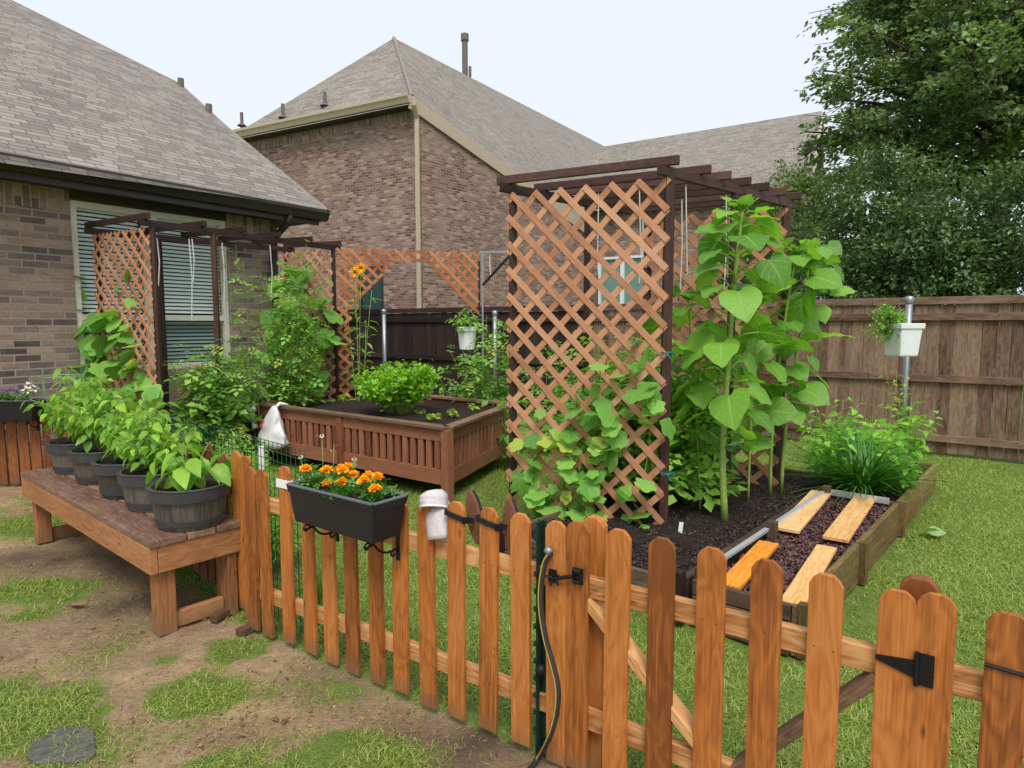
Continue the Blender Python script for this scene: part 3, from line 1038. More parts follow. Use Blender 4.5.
capstrip(cp, EE1 + Vector((0, 0, .01)), T1); capstrip(cp, T1, T2); capstrip(cp, T2, T3b)
cp.build("ridge_cap", M['ridge'], roof)
for pxy in ((181, 86), (209, 112)):
    v = MB()
    p = onplane(pxy[0], pxy[1], EE1, gn)
    v.tube([p - Vector((0, 0, .05)), p + Vector((0, 0, .12))], .05, 10)
    v.build("vent_pipe", M['vent'], roof)

# ------------------------------------------------------------------ neighbour's house beyond the fence
HC = atY(412, 97, 15.0); HZ = HC.z
HG = atz(235, 134, HZ)
HD = hdir(HC, HG)                                    # along the left wall, away to the left
HA = Vector((.665, .747, 0)).normalized()
HE = None
far = thing("far_brick_house", "large mottled red brick house behind the fence with tan gutter and grey roof", "house", (HC.x, HC.y, 0))
n_g = Vector((-HA.y, HA.x, 0))
HE = onplane(586, 224, HC, n_g)
PK = atY(394, 38, 18.0)
rn = (HE - HC).cross(PK - HC).normalized()
rn = rn if rn.z > 0 else -rn
RQ = onplane(604, 146, HC, rn)
print("far house", HC, HG, HE, PK, RQ)
rr = MB()
ru = HA.copy(); rv = rn.cross(ru); rv = rv if rv.z > 0 else -rv
lu = HD.copy()
ln_ = (HG - HC).cross(PK - HC).normalized(); ln_ = ln_ if ln_.z > 0 else -ln_
lv = ln_.cross(lu); lv = lv if lv.z > 0 else -lv
rr.slab([HC, HE, RQ, PK], .08, (HE - HC).normalized(), rv)
rr.slab([HG, HC, PK], .08, lu, lv)
E1w, E2w = Vector((1.36, 21.06, 5.30)), Vector((7.66, 17.0, 5.30))
R1w, R2w = atY(600, 147, 24.0), atY(822, 111, 19.96)
wn_ = (E2w - E1w).cross(R1w - E1w).normalized(); wn_ = wn_ if wn_.z > 0 else -wn_
wu = (E2w - E1w).normalized(); wv = wn_.cross(wu); wv = wv if wv.z > 0 else -wv
rr.slab([E1w, E2w, R2w, R1w], .08, wu, wv)
bk = Vector((.54, .84, 0))
B2 = R2w + (R2w - E2w) * 1.0; B2.z = 5.3
B1 = R1w + (R1w - E1w) * 1.0; B1.z = 5.3
rr.slab([B2, B1, R1w, R2w], .08, wu, wv)
froof = rr.build("roof", M['shingle_far'], far)
cap = MB()
cap.tube([HC + Vector((0, 0, .02)), PK + Vector((0, 0, .0))], .05, 6)
cap.build("ridge_cap", M['ridge'], froof)
# walls
INS = .32
ins_l = Vector((HD.y, -HD.x, 0)); ins_l = ins_l if ins_l.dot(Vector((0, 1, 0))) > 0 else -ins_l
wc = HC + ins_l * INS * .5 + HA * .12
wall = MB()
wlf = wc + HD * ((HG - HC).length + 6); zw = HZ - .165
def vpt(o, d, s, z): return Vector((o.x, o.y, 0)) + d * s + Vector((0, 0, z))
# window in the left wall
ws0 = onwall(383.5, 290, (wc.x, wc.y, 0), HD)[0]; ws1 = onwall(359, 290, (wc.x, wc.y, 0), HD)[0]
zw1 = onwall(372, 266, (wc.x, wc.y, 0), HD)[1]; zw0 = .6
LW = (wlf - wc).length
up = Vector((0, 0, 1))
def wr(s0, s1, z0, z1, mbx=wall, swap=False):
    u_, v_ = (HD, up) if not swap else (up, HD)
    mbx.slab([vpt(wc, HD, s0, z0), vpt(wc, HD, s0, z1), vpt(wc, HD, s1, z1), vpt(wc, HD, s1, z0)], .15, u_, v_)
sold = .24
wr(.0, ws0, 0, zw - sold); wr(ws1, LW, 0, zw - sold); wr(ws0, ws1, zw1, zw - sold); wr(ws0, ws1, 0, zw0)
# gable wall under the rake
glen = (Vector((HE.x, HE.y, 0)) - Vector((HC.x, HC.y, 0))).length
gz1 = HE.z - .25
wall.slab([vpt(wc, HA, 0.0, 0), vpt(wc, HA, glen, 0), vpt(wc, HA, glen, gz1), vpt(wc, HA, 0.0, HZ - .22)], .15, HA, up)
# wing wall under the far eave
wi = bk * .35
wgo = Vector((E1w.x, E1w.y, 0)) + wi; wgl = (E2w - E1w).length
wall.slab([wgo, wgo + wu * (wgl - .3), wgo + wu * (wgl - .3) + up * 5.2, wgo + up * 5.2], .15, wu, up)
# gable end of the wing
ge0 = Vector((E2w.x, E2w.y, 0)) - wu * .3 + wi
ge1 = Vector((B2.x, B2.y, 0)) - wu * .3
apx = R2w - wu * .3 - up * .25
wall.slab([ge0, ge1, Vector((ge1.x, ge1.y, 5.1)), apx, Vector((ge0.x, ge0.y, 5.1))], .15, (ge1 - ge0).normalized(), up)
wall.build("wall", M['brick_red'], far)
sm = MB(); wr(0.002, LW, zw - sold + .001, zw, sm, True); sm.build("soldier_course", M['brick_red'], far)
tr = MB()
outl = -ins_l
gutter(tr, HC + outl * .02, HG + HD * .3 + outl * .02, outl, [(x * 1.3, z * 1.3) for x, z in prof])
tr.build("gutter", M['tan'], far)
sf = MB()
sf.slab([HC + up * -.17, HG + HD * .3 + up * -.17, HG + HD * .3 + ins_l * .5 + up * -.17, HC + ins_l * .5 + up * -.17], .03, HD, ins_l)
sf.build("soffit", M['soffit'], far)
sf = MB(); sf.slab([E1w + up * -.2, E1w + bk * .6 + up * -.2, E2w + bk * .6 + up * -.2, E2w + up * -.2], .03, wu, bk)
sf.build("soffit", M['soffit'], far)
fa_ = MB()
rk = (HE - HC).normalized()
o_ = -n_g if n_g.dot(Vector((0, -1, 0))) < 0 else n_g
fa_.beam(HC + up * -.12 + HA * -.05, HE + up * -.14 + rk * .2, .05, .30)
fa_.beam(R2w + up * -.14 + wu * .02, E2w + up * -.14 + wu * .02, .05, .22)
fa_.beam(R2w + up * -.14 + wu * .02, B2 + up * -.14 + wu * .02, .05, .22)
fa_.beam(E1w + up * -.12, E2w + up * -.12, .05, .2)
fa_.build("fascia", M['tan'], far)
d2 = MB()
dq = vpt(wc, HD, .0, 0) - n_g * 0 + outl * .09
qx = onplane(417, 150, (wc.x, wc.y - .1, 0), Vector((0, 1, 0)))
dq = Vector((qx.x, wc.y - .09, 0))
d2.tube([Vector((HC.x + .05, HC.y - .05, HZ - .05)), Vector((HC.x + .05, HC.y - .05, HZ - .18)), dq + up * (HZ - .42), dq + up * (HZ - .6), dq], .06, 8)
d2.build("downspout", M['tan'], far)
# windows
def far_window(o, d, outv, s0, s1, z0, z1, pane, frame, muntin=False):
    f = MB()
    def pt(s, z, k): return vpt(o, d, s, z) + outv * k
    w = .07
    f.beam(pt(s0, z1 - w / 2, -.03), pt(s1, z1 - w / 2, -.03), .08, w)
    f.beam(pt(s0, z0 + w / 2, -.03), pt(s1, z0 + w / 2, -.03), .08, w)
    f.beam(pt(s0 + w / 2 * (1 if s1 > s0 else -1), z0, -.03), pt(s0 + w / 2 * (1 if s1 > s0 else -1), z1, -.03), .08, w, up=tuple(d))
    f.beam(pt(s1 - w / 2 * (1 if s1 > s0 else -1), z0, -.03), pt(s1 - w / 2 * (1 if s1 > s0 else -1), z1, -.03), .08, w, up=tuple(d))
    if muntin: f.beam(pt((s0 + s1) / 2, z0, -.03), pt((s0 + s1) / 2, z1, -.03), .08, .12, up=tuple(d))
    fo = f.build("window", frame, far)
    p = MB()
    p.beam(pt(s0, (z0 + z1) / 2, -.06), pt(s1, (z0 + z1) / 2, -.06), .01, z1 - z0 - .02)
    p.build("pane", pane, fo)
far_window(wc, HD, outl, ws0, ws1, zw0, zw1, M['greenpane'], M['gutter'])
outw = -bk
a_, za = onwall(600, 258, wgo, wu); b_, zb = onwall(648, 258, wgo, wu)
_wgo_f = wgo + outw * .09
far_window(_wgo_f, wu, outw, a_, b_, 1.6, za, M['screen_pane'], M['white'], True)
# pipes on the far roof
for px, py, hh in ((242, 126, .35), (283, 118, .35), (325, 106, .33)):
    p = onplane(px, py, HC, ln_)
    v = MB(); v.tube([p - up * .1, p + up * hh], .045, 8); v.lathe([(.13, 0), (.06, .06)], 8, tuple(p)); v.build("vent_pipe", M['vent'], froof)
p = onplane(465, 68, HC, rn)
v = MB(); v.tube([p - up * .3, p + up * .95], .10, 12); v.tube([p + up * .9, p + up * 1.12], .135, 12); v.build("flue_pipe", M['vent'], froof, smooth=False)
p = onplane(470, 74, HC, rn)
v = MB(); v.tube([p - up * .1, p + up * .25], .05, 8); v.build("vent_pipe", M['vent'], froof)

# ------------------------------------------------------------------ privacy fences along the lot line
QA = Vector((5.95, 7.35, 0)); QD = Vector((-.795, .606, 0)).normalized()
QN = Vector((QD.y, -QD.x, 0))                        # towards the garden?
if QN.dot(Vector((0, -1, 0))) < 0: QN = -QN
def privacy(name, label, s0, s1, m, h=1.84, rails=(.22, .95, 1.70), group=None):
    o = thing(name, label, "fence", tuple(QA + QD * s0))
    bd = MB()
    s = s0
    while s < s1:
        w = .138
        hh = h + random.uniform(-.008, .008)
        p = QA + QD * (s + w / 2) + QN * random.uniform(-.004, .004)
        bd.beam(p + up * random.uniform(.02, .05), p + up * hh, w - random.uniform(.002, .008), .018, up=tuple(QN))
        s += w
    bd.build("boards", m, o)
    for z in rails:
        s = s0
        while s < s1 - .05:
            e = min(s + 2.44, s1)
            r_ = MB(); r_.beam(QA + QD * (s + .003) + QN * .03 + up * z, QA + QD * (e - .003) + QN * .03 + up * z, .04, .088)
            r_.build("rail", m, o, bevel=.003)
            s = e
    s = s0
    while s < s1 - .05:
        e = min(s + 2.44, s1)
        r_ = MB(); r_.beam(QA + QD * (s + .002) + QN * .02 + up * (h + .055), QA + QD * (e - .002) + QN * .02 + up * (h + .055), .04, .09)
        r_.build("cap_board", m, o, bevel=.003)
        s = e
    return o
privacy("privacy_fence", "weathered brown cedar privacy fence with three rails at the right side", -3.2, 5.9, M['fence'])
privacy("privacy_fence", "dark brown stained privacy fence below the far brick house", 5.92, 15.4, M['fence_dark'])
# steel posts
def pipe_post(p, h, label, cap=None):
    o = thing("steel_post", label, "post", tuple(p))
    b = MB(); b.tube([p, p + up * h], .03, 12); b.build("pole", M['galv'], o, smooth=True)
    c = MB(); c.lathe([(.001, .045), (.036, .04), (.04, .0), (.034, -.03)], 12, (p.x, p.y, h)); c.build("post_cap", M[cap or 'galv'], o, smooth=True)
    return o

# ------------------------------------------------------------------ trees and shrubs beyond the fence
def curve3(a, b, bulge, n=9):
    a, b = np.array(a, float), np.array(b, float)
    m = (a + b) / 2 + np.array(bulge, float)
    t = np.linspace(0, 1, n)[:, None]
    return (1 - t) ** 2 * a + 2 * t * (1 - t) * m + t ** 2 * b
def tree(name, label, base, trunk_h, crown_c, crown_r, nclump, nleaf, lsize, mat, cat="tree", seed=1, spread=.55, limbs=9, group=None, tilt=(0, 0), flat=.6, boughs=0):
    rg = np.random.default_rng(seed)
    rd = random.Random(seed)
    base = Vector(base)
    o = thing(name, label, cat, tuple(base), 0, group)
    cc = Vector(crown_c)
    tk = MB()
    top = cc + Vector((0, 0, crown_r[2] * .45))
    k1 = base.lerp(top, .35) + Vector((rd.uniform(-.2, .2), rd.uniform(-.2, .2), 0))
    r0 = .045 * (top.z - base.z)
    tk.tube([base - up * .1, k1, base.lerp(top, .7), top], [r0, r0 * .7, r0 * .4, r0 * .1], 9)
    cents = []
    for i in range(nclump):
        v = rg.normal(0, 1, 3); v /= np.linalg.norm(v)
        rr_ = rg.random() ** .36
        wob = 1 + .28 * noise.noise(Vector((v[0] * 1.7 + seed, v[1] * 1.7, v[2] * 1.7)))
        cents.append(np.array(cc) + v * rr_ * np.array(crown_r) * wob)
    cents = np.array(cents)
    for i in range(limbs):
        e = Vector(cents[rd.randrange(len(cents))])
        s_ = base.lerp(top, rd.uniform(.3, .75))
        m_ = s_.lerp(e, .5) + Vector((0, 0, .12 * (e - s_).length))
        tk.tube([s_, m_, e], [r0 * .3, r0 * .18, r0 * .04], 6)
        for q in range(4):
            e2 = Vector(cents[rd.randrange(len(cents))])
            if (e2 - m_).length < max(crown_r) * .7:
                tk.tube([m_, m_.lerp(e2, .5) + Vector((0, 0, .1)), e2], [r0 * .14, r0 * .08, r0 * .03], 5)
    lb = LB()
    if boughs:
        cents = np.zeros((0, 3))
        for i in range(boughs):
            az = i * 2.4 + rd.uniform(-.3, .3)
            hz = rd.random()
            el = -.25 + 1.25 * hz ** 1.3
            rr_ = 1 - .25 * rd.random()
            e = cc + Vector((crown_r[0] * math.cos(az) * math.cos(el) * rr_, crown_r[1] * math.cos(az + PI / 2 * 0) * 0 + crown_r[1] * math.sin(az) * math.cos(el) * rr_, crown_r[2] * math.sin(el) * rr_ + rd.uniform(-.4, .4)))
            s_ = base.lerp(top, min(.95, max(.25, (e.z - base.z) / (top.z - base.z) * .75)))
            P = curve3(s_, e, (0, 0, .16 * (e - s_).length))
            tk.tube([Vector(p) for p in P], list(np.linspace(r0 * .3, r0 * .03, len(P))), 6)
            L = (e - s_).length
            nsp = int(7 + L * 3.2)
            for q in range(nsp):
                t = .25 + .75 * (q + rd.random()) / nsp
                c = P[min(len(P) - 1, int(t * (len(P) - 1)))] + rg.normal(0, .10, 3)
                saz = az + rd.uniform(-1.5, 1.5)
                sl = spread * rd.uniform(.6, 1.25) * (1.15 - .35 * t)
                sd_ = dirs([saz], [rd.uniform(-.35, .45)])[0]
                tk.tube([Vector(c), Vector(c + sd_ * sl)], [r0 * .035, r0 * .012], 4, cap=False)
                n = int(nleaf * rg.uniform(.6, 1.3))
                tt = rg.random(n) ** .8
                side = np.array([-math.sin(saz), math.cos(saz), 0])
                wv_ = rg.normal(0, .24, n) * sl * (1.1 - .6 * tt)
                pos = c + sd_ * (tt * sl)[:, None] + side * wv_[:, None] + rg.normal(0, .045, (n, 3))
                pos[:, 2] -= .22 * tt ** 2 * sl + .3 * np.abs(wv_)
                d = sd_ + side * np.sign(wv_)[:, None] * .7 + rg.normal(0, .5, (n, 3)); d[:, 2] -= .3
                lb.add(T_MINI, pos, d, lsize * rg.uniform(.6, 1.3, n), rg.normal(0, .6, n), np.clip(rg.normal(.5, .2, n) + .4 * (rg.random() - .5), 0, 1), 1.15)
    tk.build("trunk", M['bark'], o, smooth=True)
    for c in cents:
        n = int(nleaf * rg.uniform(.5, 1.4))
        sp = spread * rg.uniform(.6, 1.3)
        # a spray of twigs: leaves along short arcs
        nt = max(3, n // 9)
        ta = rg.uniform(0, 2 * PI, nt); tp = rg.uniform(-.5, .8, nt)
        td = dirs(ta, tp)
        idx = rg.integers(0, nt, n)
        tt = rg.random(n) ** .7
        pos = c + td[idx] * (tt * sp)[:, None] + rg.normal(0, sp * .10, (n, 3))
        pos[:, 2] -= flat * .4 * sp * tt ** 2
        d = td[idx] + rg.normal(0, .7, (n, 3)); d[:, 2] -= .25
        lb.add(T_MINI, pos, d, lsize * rg.uniform(.6, 1.3, n), rg.normal(0, .8, n), np.clip(rg.normal(.5, .22, n) + .25 * (rg.random() - .5), 0, 1))
    lb.build("crown", mat, o)
    return o
tree("oak_tree", "tall dark green oak tree filling the upper right sky behind the fence", (9.9, 13.6, 0), 3, (9.75, 13.2, 6.1), (4.3, 3.0, 4.7), 40, 78, .112, M['leaf_tree'], seed=5, spread=1.05, limbs=0, boughs=62)
tree("evergreen_shrub", "dark glossy evergreen shrub leaning over the right end of the fence", (7.3, 9.5, 0), 1, (7.2, 9.5, 2.5), (1.35, 1.0, 1.5), 130, 200, .07, M['leaf_shrub'], "shrub", 11, .42, 6)
tree("evergreen_shrub", "dark evergreen shrub behind the fence above the white square bucket", (5.9, 10.9, 0), 1, (5.8, 10.9, 2.75), (1.4, 1.0, 1.75), 140, 200, .07, M['leaf_shrub'], "shrub", 12, .40, 6)
tree("evergreen_shrub", "dark evergreen shrub behind the fence just right of the tallest sunflower stems", (4.4, 12.6, 0), 1, (4.5, 12.8, 2.2), (1.1, .9, 1.3), 90, 180, .07, M['leaf_shrub'], "shrub", 14, .40, 5)
tree("evergreen_shrub", "dark evergreen shrub behind the fence right of the white square bucket", (6.1, 10.0, 0), 1, (6.15, 10.0, 2.4), (1.15, .9, 1.35), 120, 130, .085, M['leaf_shrub'], "shrub", 17, .40, 6)
tree("young_tree", "lighter green young tree beside the gable end of the far roof", (5.6, 13.6, 0), 1, (5.75, 13.6, 3.6), (1.35, 1.0, 1.15), 100, 170, .075, M['leaf_shrub2'], "tree", 13, .42, 6)
# ------------------------------------------------------------------ orange picket fence, gate and right section
def picket_outline(w, h):
    k = w / 2
    return [(-k, 0), (k, 0), (k, h - .030), (k - .009, h - .014), (k - .026, h), (-(k - .026), h), (-(k - .009), h - .014), (-k, h - .030)]
PW, PTH = .082, .017
def picket_mesh(h, w=PW):
    mb = MB()
    mb.prism(picket_outline(w, h), Matrix.Identity(4), PTH)
    for z in (.67, .19):                       # screw heads, darker than the board
        for x in ((-.018, .02) if random.random() < .5 else (.004,)):
            zz, xx = z + random.uniform(-.012, .012), x + random.uniform(-.006, .006)
            mb.tube([(xx, .004, zz), (xx, -.0008, zz)], .0032, 8, tone=-3.0)
    return mb
def add_picket(parent, s, zb, h, lean=0.0, y=0.0, mat='picket', w=PW, name="picket", tilt=0.0):
    o = picket_mesh(h, w).build(name, M[mat], parent, local=True, bevel=.0016)
    o.location = (s, y - PTH, zb)
    o.rotation_euler = (tilt, lean, 0)
    return o
def fs(px, py):
    return onwall(px, py, FO, FD)
fence_l = thing("picket_fence", "orange stained picket fence between the wooden bench and the gate latch", "fence", tuple(FO), FROT)
left_pk = [(217.5, 455), (234, 458), (250, 466.5), (264.5, 469.5), (285.5, 466), (308, 478), (329, 483), (351, 488), (376, 492), (400, 497), (428, 503), (457, 501), (489, 507), (523, 513), (560, 521)]
PK_S = {}
for i, (px, py) in enumerate(left_pk):
    s, z = fs(px, py)
    z = min(max(z, .84), .93)
    PK_S[px] = (s, z)
    zb = .03 + random.uniform(-.012, .012)
    add_picket(fence_l, s, zb, z - zb, random.uniform(-.012, .012) + (.03 if px == 250 else 0) + (-.02 if px == 264.5 else 0), {217.5: .12, 234: .07}.get(px, 0), mat='picket')
s0 = fs(244, 463)[0]; s1 = fs(566, 521)[0]
zr1, zr2 = .70, .22
def lbeam(mb, s0, s1, z, h=.068, d=.036, y=.02):
    mb.beam((s0, y, z), (s1, y, z), d, h)
for z in (zr1, zr2):
    b = MB(); lbeam(b, s0, s1, z); b.build("rail", M['picket_pale'], fence_l, local=True, bevel=.003)
b = MB(); _pp = onwall(595, 516, FO + FN * .06, FD); b.prism(picket_outline(.086, _pp[1]), Matrix.Translation((_pp[0], .042, 0)), .036); b.build("gate_post", M['picket'], fence_l, local=True, bevel=.004)

gate = thing("garden_gate", "orange picket gate with V braces between black latch and black strap hinge", "gate", tuple(FO), FROT)
for px, py in [(579.5, 519.5), (619, 527), (664, 536), (714, 547), (769, 559), (828, 573.5), (898, 589)]:
    s, z = fs(px, py)
    z = min(max(z, .85), .93)
    PK_S[px] = (s, z)
    add_picket(gate, s, .035, z - .035, random.uniform(-.006, .006), mat='picket', w=.086)
g0 = fs(573, 520)[0]; g1 = fs(905, 590)[0]
for z in (zr1, zr2):
    b = MB(); lbeam(b, g0, g1, z, .07); b.build("rail", M['picket_pale'], gate, local=True, bevel=.003)
gm = (g0 + g1) / 2 + .04
b = MB(); b.beam((g0 + .05, .019, zr1 - .04), (gm - .04, .019, zr2 + .03), .034, .068, up=(0, 1, 0)); b.build("brace", M['picket_pale'], gate, local=True, bevel=.003)
b = MB(); b.beam((g1 - .05, .019, zr1 - .04), (gm + .04, .019, zr2 + .03), .034, .068, up=(0, 1, 0)); b.build("brace", M['planter_rim'], gate, local=True, bevel=.003)

fence_r = thing("picket_fence", "short run of orange pickets at the right edge beside the strap hinge", "fence", tuple(FO), FROT)
for px, py in [(938, 593), (1010, 612)]:
    s, z = fs(px, py)
    PK_S[px] = (s, z)
    add_picket(fence_r, s, .035, z - .035, 0, mat='picket', w=.086)
s = PK_S[1010][0]
for k in range(1, 8): add_picket(fence_r, s + .135 * k, .035, .86, random.uniform(-.01, .01), mat='picket', w=.086)
r0_ = fs(921, 593)[0]
for z in (zr1, zr2):
    b = MB(); lbeam(b, r0_, s + 1.0, z, .07); b.build("rail", M['picket_pale'], fence_r, local=True, bevel=.003)
b = MB(); sp_ = fs(905, 590)[0] + .03; zp = .935
b.prism(picket_outline(.09, zp), Matrix.Translation((sp_, .042, 0)), .04); b.build("gate_post", M['picket'], fence_r, local=True, bevel=.003)
# latch on the gate, strap hinge, wire tie
def latch():
    s, z = fs(568, 575); o = thing("gate_latch", "black iron gate latch joining two wide orange pickets", "latch", tuple(FO), FROT)
    sa, za = fs(559, 575); sb, zb = fs(581, 574)
    m = MB()
    y = -PTH - .002
    m.beam((sb, y - .004, zb - .028), (sb, y - .004, zb + .028), .04, .008, up=(0, 1, 0))
    m.tube([(sb - .014, y - .016, zb + .022), (sb + .016, y - .016, zb + .022)], .009, 8)
    m.tube([(sb - .014, y - .014, zb - .018), (sb + .016, y - .014, zb - .018)], .007, 8)
    m.build("latch_plate", M['iron'], o, local=True, bevel=.0015)
    m = MB(); m.tube([(sb - .01, y - .018, zb + .002), (sa, y - .016, za - .002), (sa - .014, y - .012, za - .006)], [.007, .007, .005], 8); m.build("latch_bar", M['iron'], o, local=True)
    m = MB()
    m.beam((sa - .012, y - .004, za - .02), (sa - .012, y - .004, za + .024), .03, .008, up=(0, 1, 0))
    for k in range(5): m.tube([(sa - .002, y - .008, za), (sa - .002 + .03 * math.cos(k * 1.25 + .6), y - .022, za + .03 * math.sin(k * 1.25 + .6))], [.008, .004], 6)
    m.build("catch", M['iron'], o, local=True)
latch()
h_ = thing("strap_hinge", "black triangular strap hinge between the gate and the right pickets", "hinge", tuple(FO), FROT)
sj, zj = fs(917, 664); sl, zl = fs(876, 657)
m = MB(); y = -PTH - .001
m.prism([(sl, zj - .004), (sj, zj - .032), (sj, zj + .018), (sl, zj + .008)], Matrix.Translation((0, y - .004, 0)), .004)
m.build("strap", M['iron'], h_, local=True)
m = MB(); m.beam((sj + .021, y - .002, zj - .045), (sj + .021, y - .002, zj + .04), .034, .004, up=(0, 1, 0)); m.build("hinge_plate", M['iron'], h_, local=True)
m = MB(); m.tube([(sj, y - .006, zj - .047), (sj, y - .006, zj + .042)], .006, 8); m.build("pin", M['iron'], h_, local=True)
st = MB()
sw, zw_ = fs(1010, 668); st.tube([(sw - .05, -PTH - .004, zw_ + .004), (sw + .06, -PTH - .004, zw_ - .003)], .005, 6)
stw = st.build("dark_strap", M['iron'], fence_r, local=True)
# white tape round the picket at the flower box
s_, z_ = PK_S[285.5]
b = MB(); b.beam((s_ - .048, -PTH / 2, z_ - .085), (s_ + .048, -PTH / 2, z_ - .085), .026, .04); b.build("white_tape", M['white'], fence_l, local=True)

# continuation of the fence behind the bench to the far left
KX = KINK + FN * .15
GL = (FAR_END - KX).length
_gd = (KX - FAR_END).normalized()
GL = (FAR_END - KX).length
grot = math.atan2(_gd.y, _gd.x)
fence_b = thing("picket_fence", "darker brown picket fence running behind the bench to the far left", "fence", tuple(FAR_END), grot)
n_pk = int(GL / .125)
for k in range(n_pk):
    add_picket(fence_b, .06 + k * .125, .03 + random.uniform(-.01, .01), .84 + random.uniform(-.015, .015), random.uniform(-.02, .02), mat='picket_old', w=.086)
for z in (.66, .2):
    b = MB(); b.beam((0, .02, z), (GL, .02, z), .036, .068); b.build("rail", M['picket_old'], fence_b, local=True, bevel=.003)
CORN = FAR_END.copy(); WEND = Vector((-6.0, 6.28, 0)); cdir = (CORN - WEND).normalized(); CL = (CORN - WEND).length
fence_c = thing("picket_fence", "brown picket fence under the pansy trough at the far left edge", "fence", tuple(WEND), math.atan2(cdir.y, cdir.x))
for k in range(int(CL / .112)):
    add_picket(fence_c, .06 + k * .112, .03, .84 + random.uniform(-.01, .01), random.uniform(-.015, .015), mat='picket_old', w=.092)
for z in (.66, .2):
    b = MB(); b.beam((0, .02, z), (CL, .02, z), .036, .068); b.build("rail", M['picket_old'], fence_c, local=True, bevel=.003)
# two scraps of board on the ground at the fence foot
for a, b_, lab in (((213, 619), (238, 605), "short damp board end lying by the fence foot nearest the bench"), ((238, 633), (262, 623), "pale weathered board end lying at the foot of the pickets")):
    p, q = atz(a[0], a[1], .02), atz(b_[0], b_[1], .02)
    m = MB(); m.beam(p, q, .05, .035)
    tag(m.build("scrap_board", M['planter_rim'], None, bevel=.003), lab, "board")

# ------------------------------------------------------------------ bench
bz = .525
B0 = atz(148.5, 542, bz); B1_ = atz(20.5, 472, bz); B2_ = atz(240.6, 519, bz)
bl_ = hdir(B0, B1_); bw_ = Vector((bl_.y, -bl_.x, 0)); bw_ = bw_ if bw_.dot(B2_ - B0) > 0 else -bw_
BL = (B1_ - B0).length; BW = (B2_ - B0).dot(bw_)
print("bench", BL, BW, (B2_ - B0).length)
brot = math.atan2(bl_.y, bl_.x)
bench = thing("wooden_bench", "long reddish wooden bench on bare earth carrying five barrel pots", "bench", (B0.x, B0.y, 0), brot)
# local: x along the length, y = +-width. find sign
ysg = 1 if Vector((-bl_.y, bl_.x, 0)).dot(bw_) > 0 else -1
def bp(x, y, z): return (x, y * ysg, z)
tw = .045
b = MB()
yw = [(.0, BW * .37), (BW * .385, BW * .68), (BW * .695, BW)]
for a, c in yw:
    m = MB(); m.beam(bp(-.01, (a + c) / 2, bz - .018), bp(BL + .01, (a + c) / 2, bz - .018), c - a, .036, tone=random.random())
    m.build("top_board", M['bench_top'], bench, local=True, bevel=.004)
m = MB(); m.beam(bp(0.0, .02, bz - .036 - .07), bp(BL, .02, bz - .036 - .07), .04, .138); m.build("apron", M['bench'], bench, local=True, bevel=.004)
m = MB(); m.beam(bp(.02, .042, bz - .036 - .07), bp(.02, BW - .002, bz - .036 - .07), .038, .138); m.build("apron", M['bench'], bench, local=True, bevel=.004)
m = MB(); m.beam(bp(BL - .02, .042, bz - .036 - .07), bp(BL - .02, BW - .002, bz - .036 - .07), .038, .138); m.build("apron", M['bench'], bench, local=True, bevel=.004)
for x, y, w, d in ((.09, .09, .092, .092), (.09, BW - .06, .15, .05), (BL - .10, .09, .092, .092), (BL - .10, BW - .06, .092, .092), (BL * .55, BW - .08, .092, .06)):
    m = MB(); m.beam(bp(x, y, 0), bp(x, y, bz - .037), w, d, up=(0, 1, 0)); m.build("leg", M['bench'], bench, local=True, bevel=.004)
for x in (.09, BL - .10):
    m = MB(); m.beam(bp(x, .137, .05), bp(x, BW - .09, .05), .04, .085); m.build("stretcher", M['bench'], bench, local=True, bevel=.004)

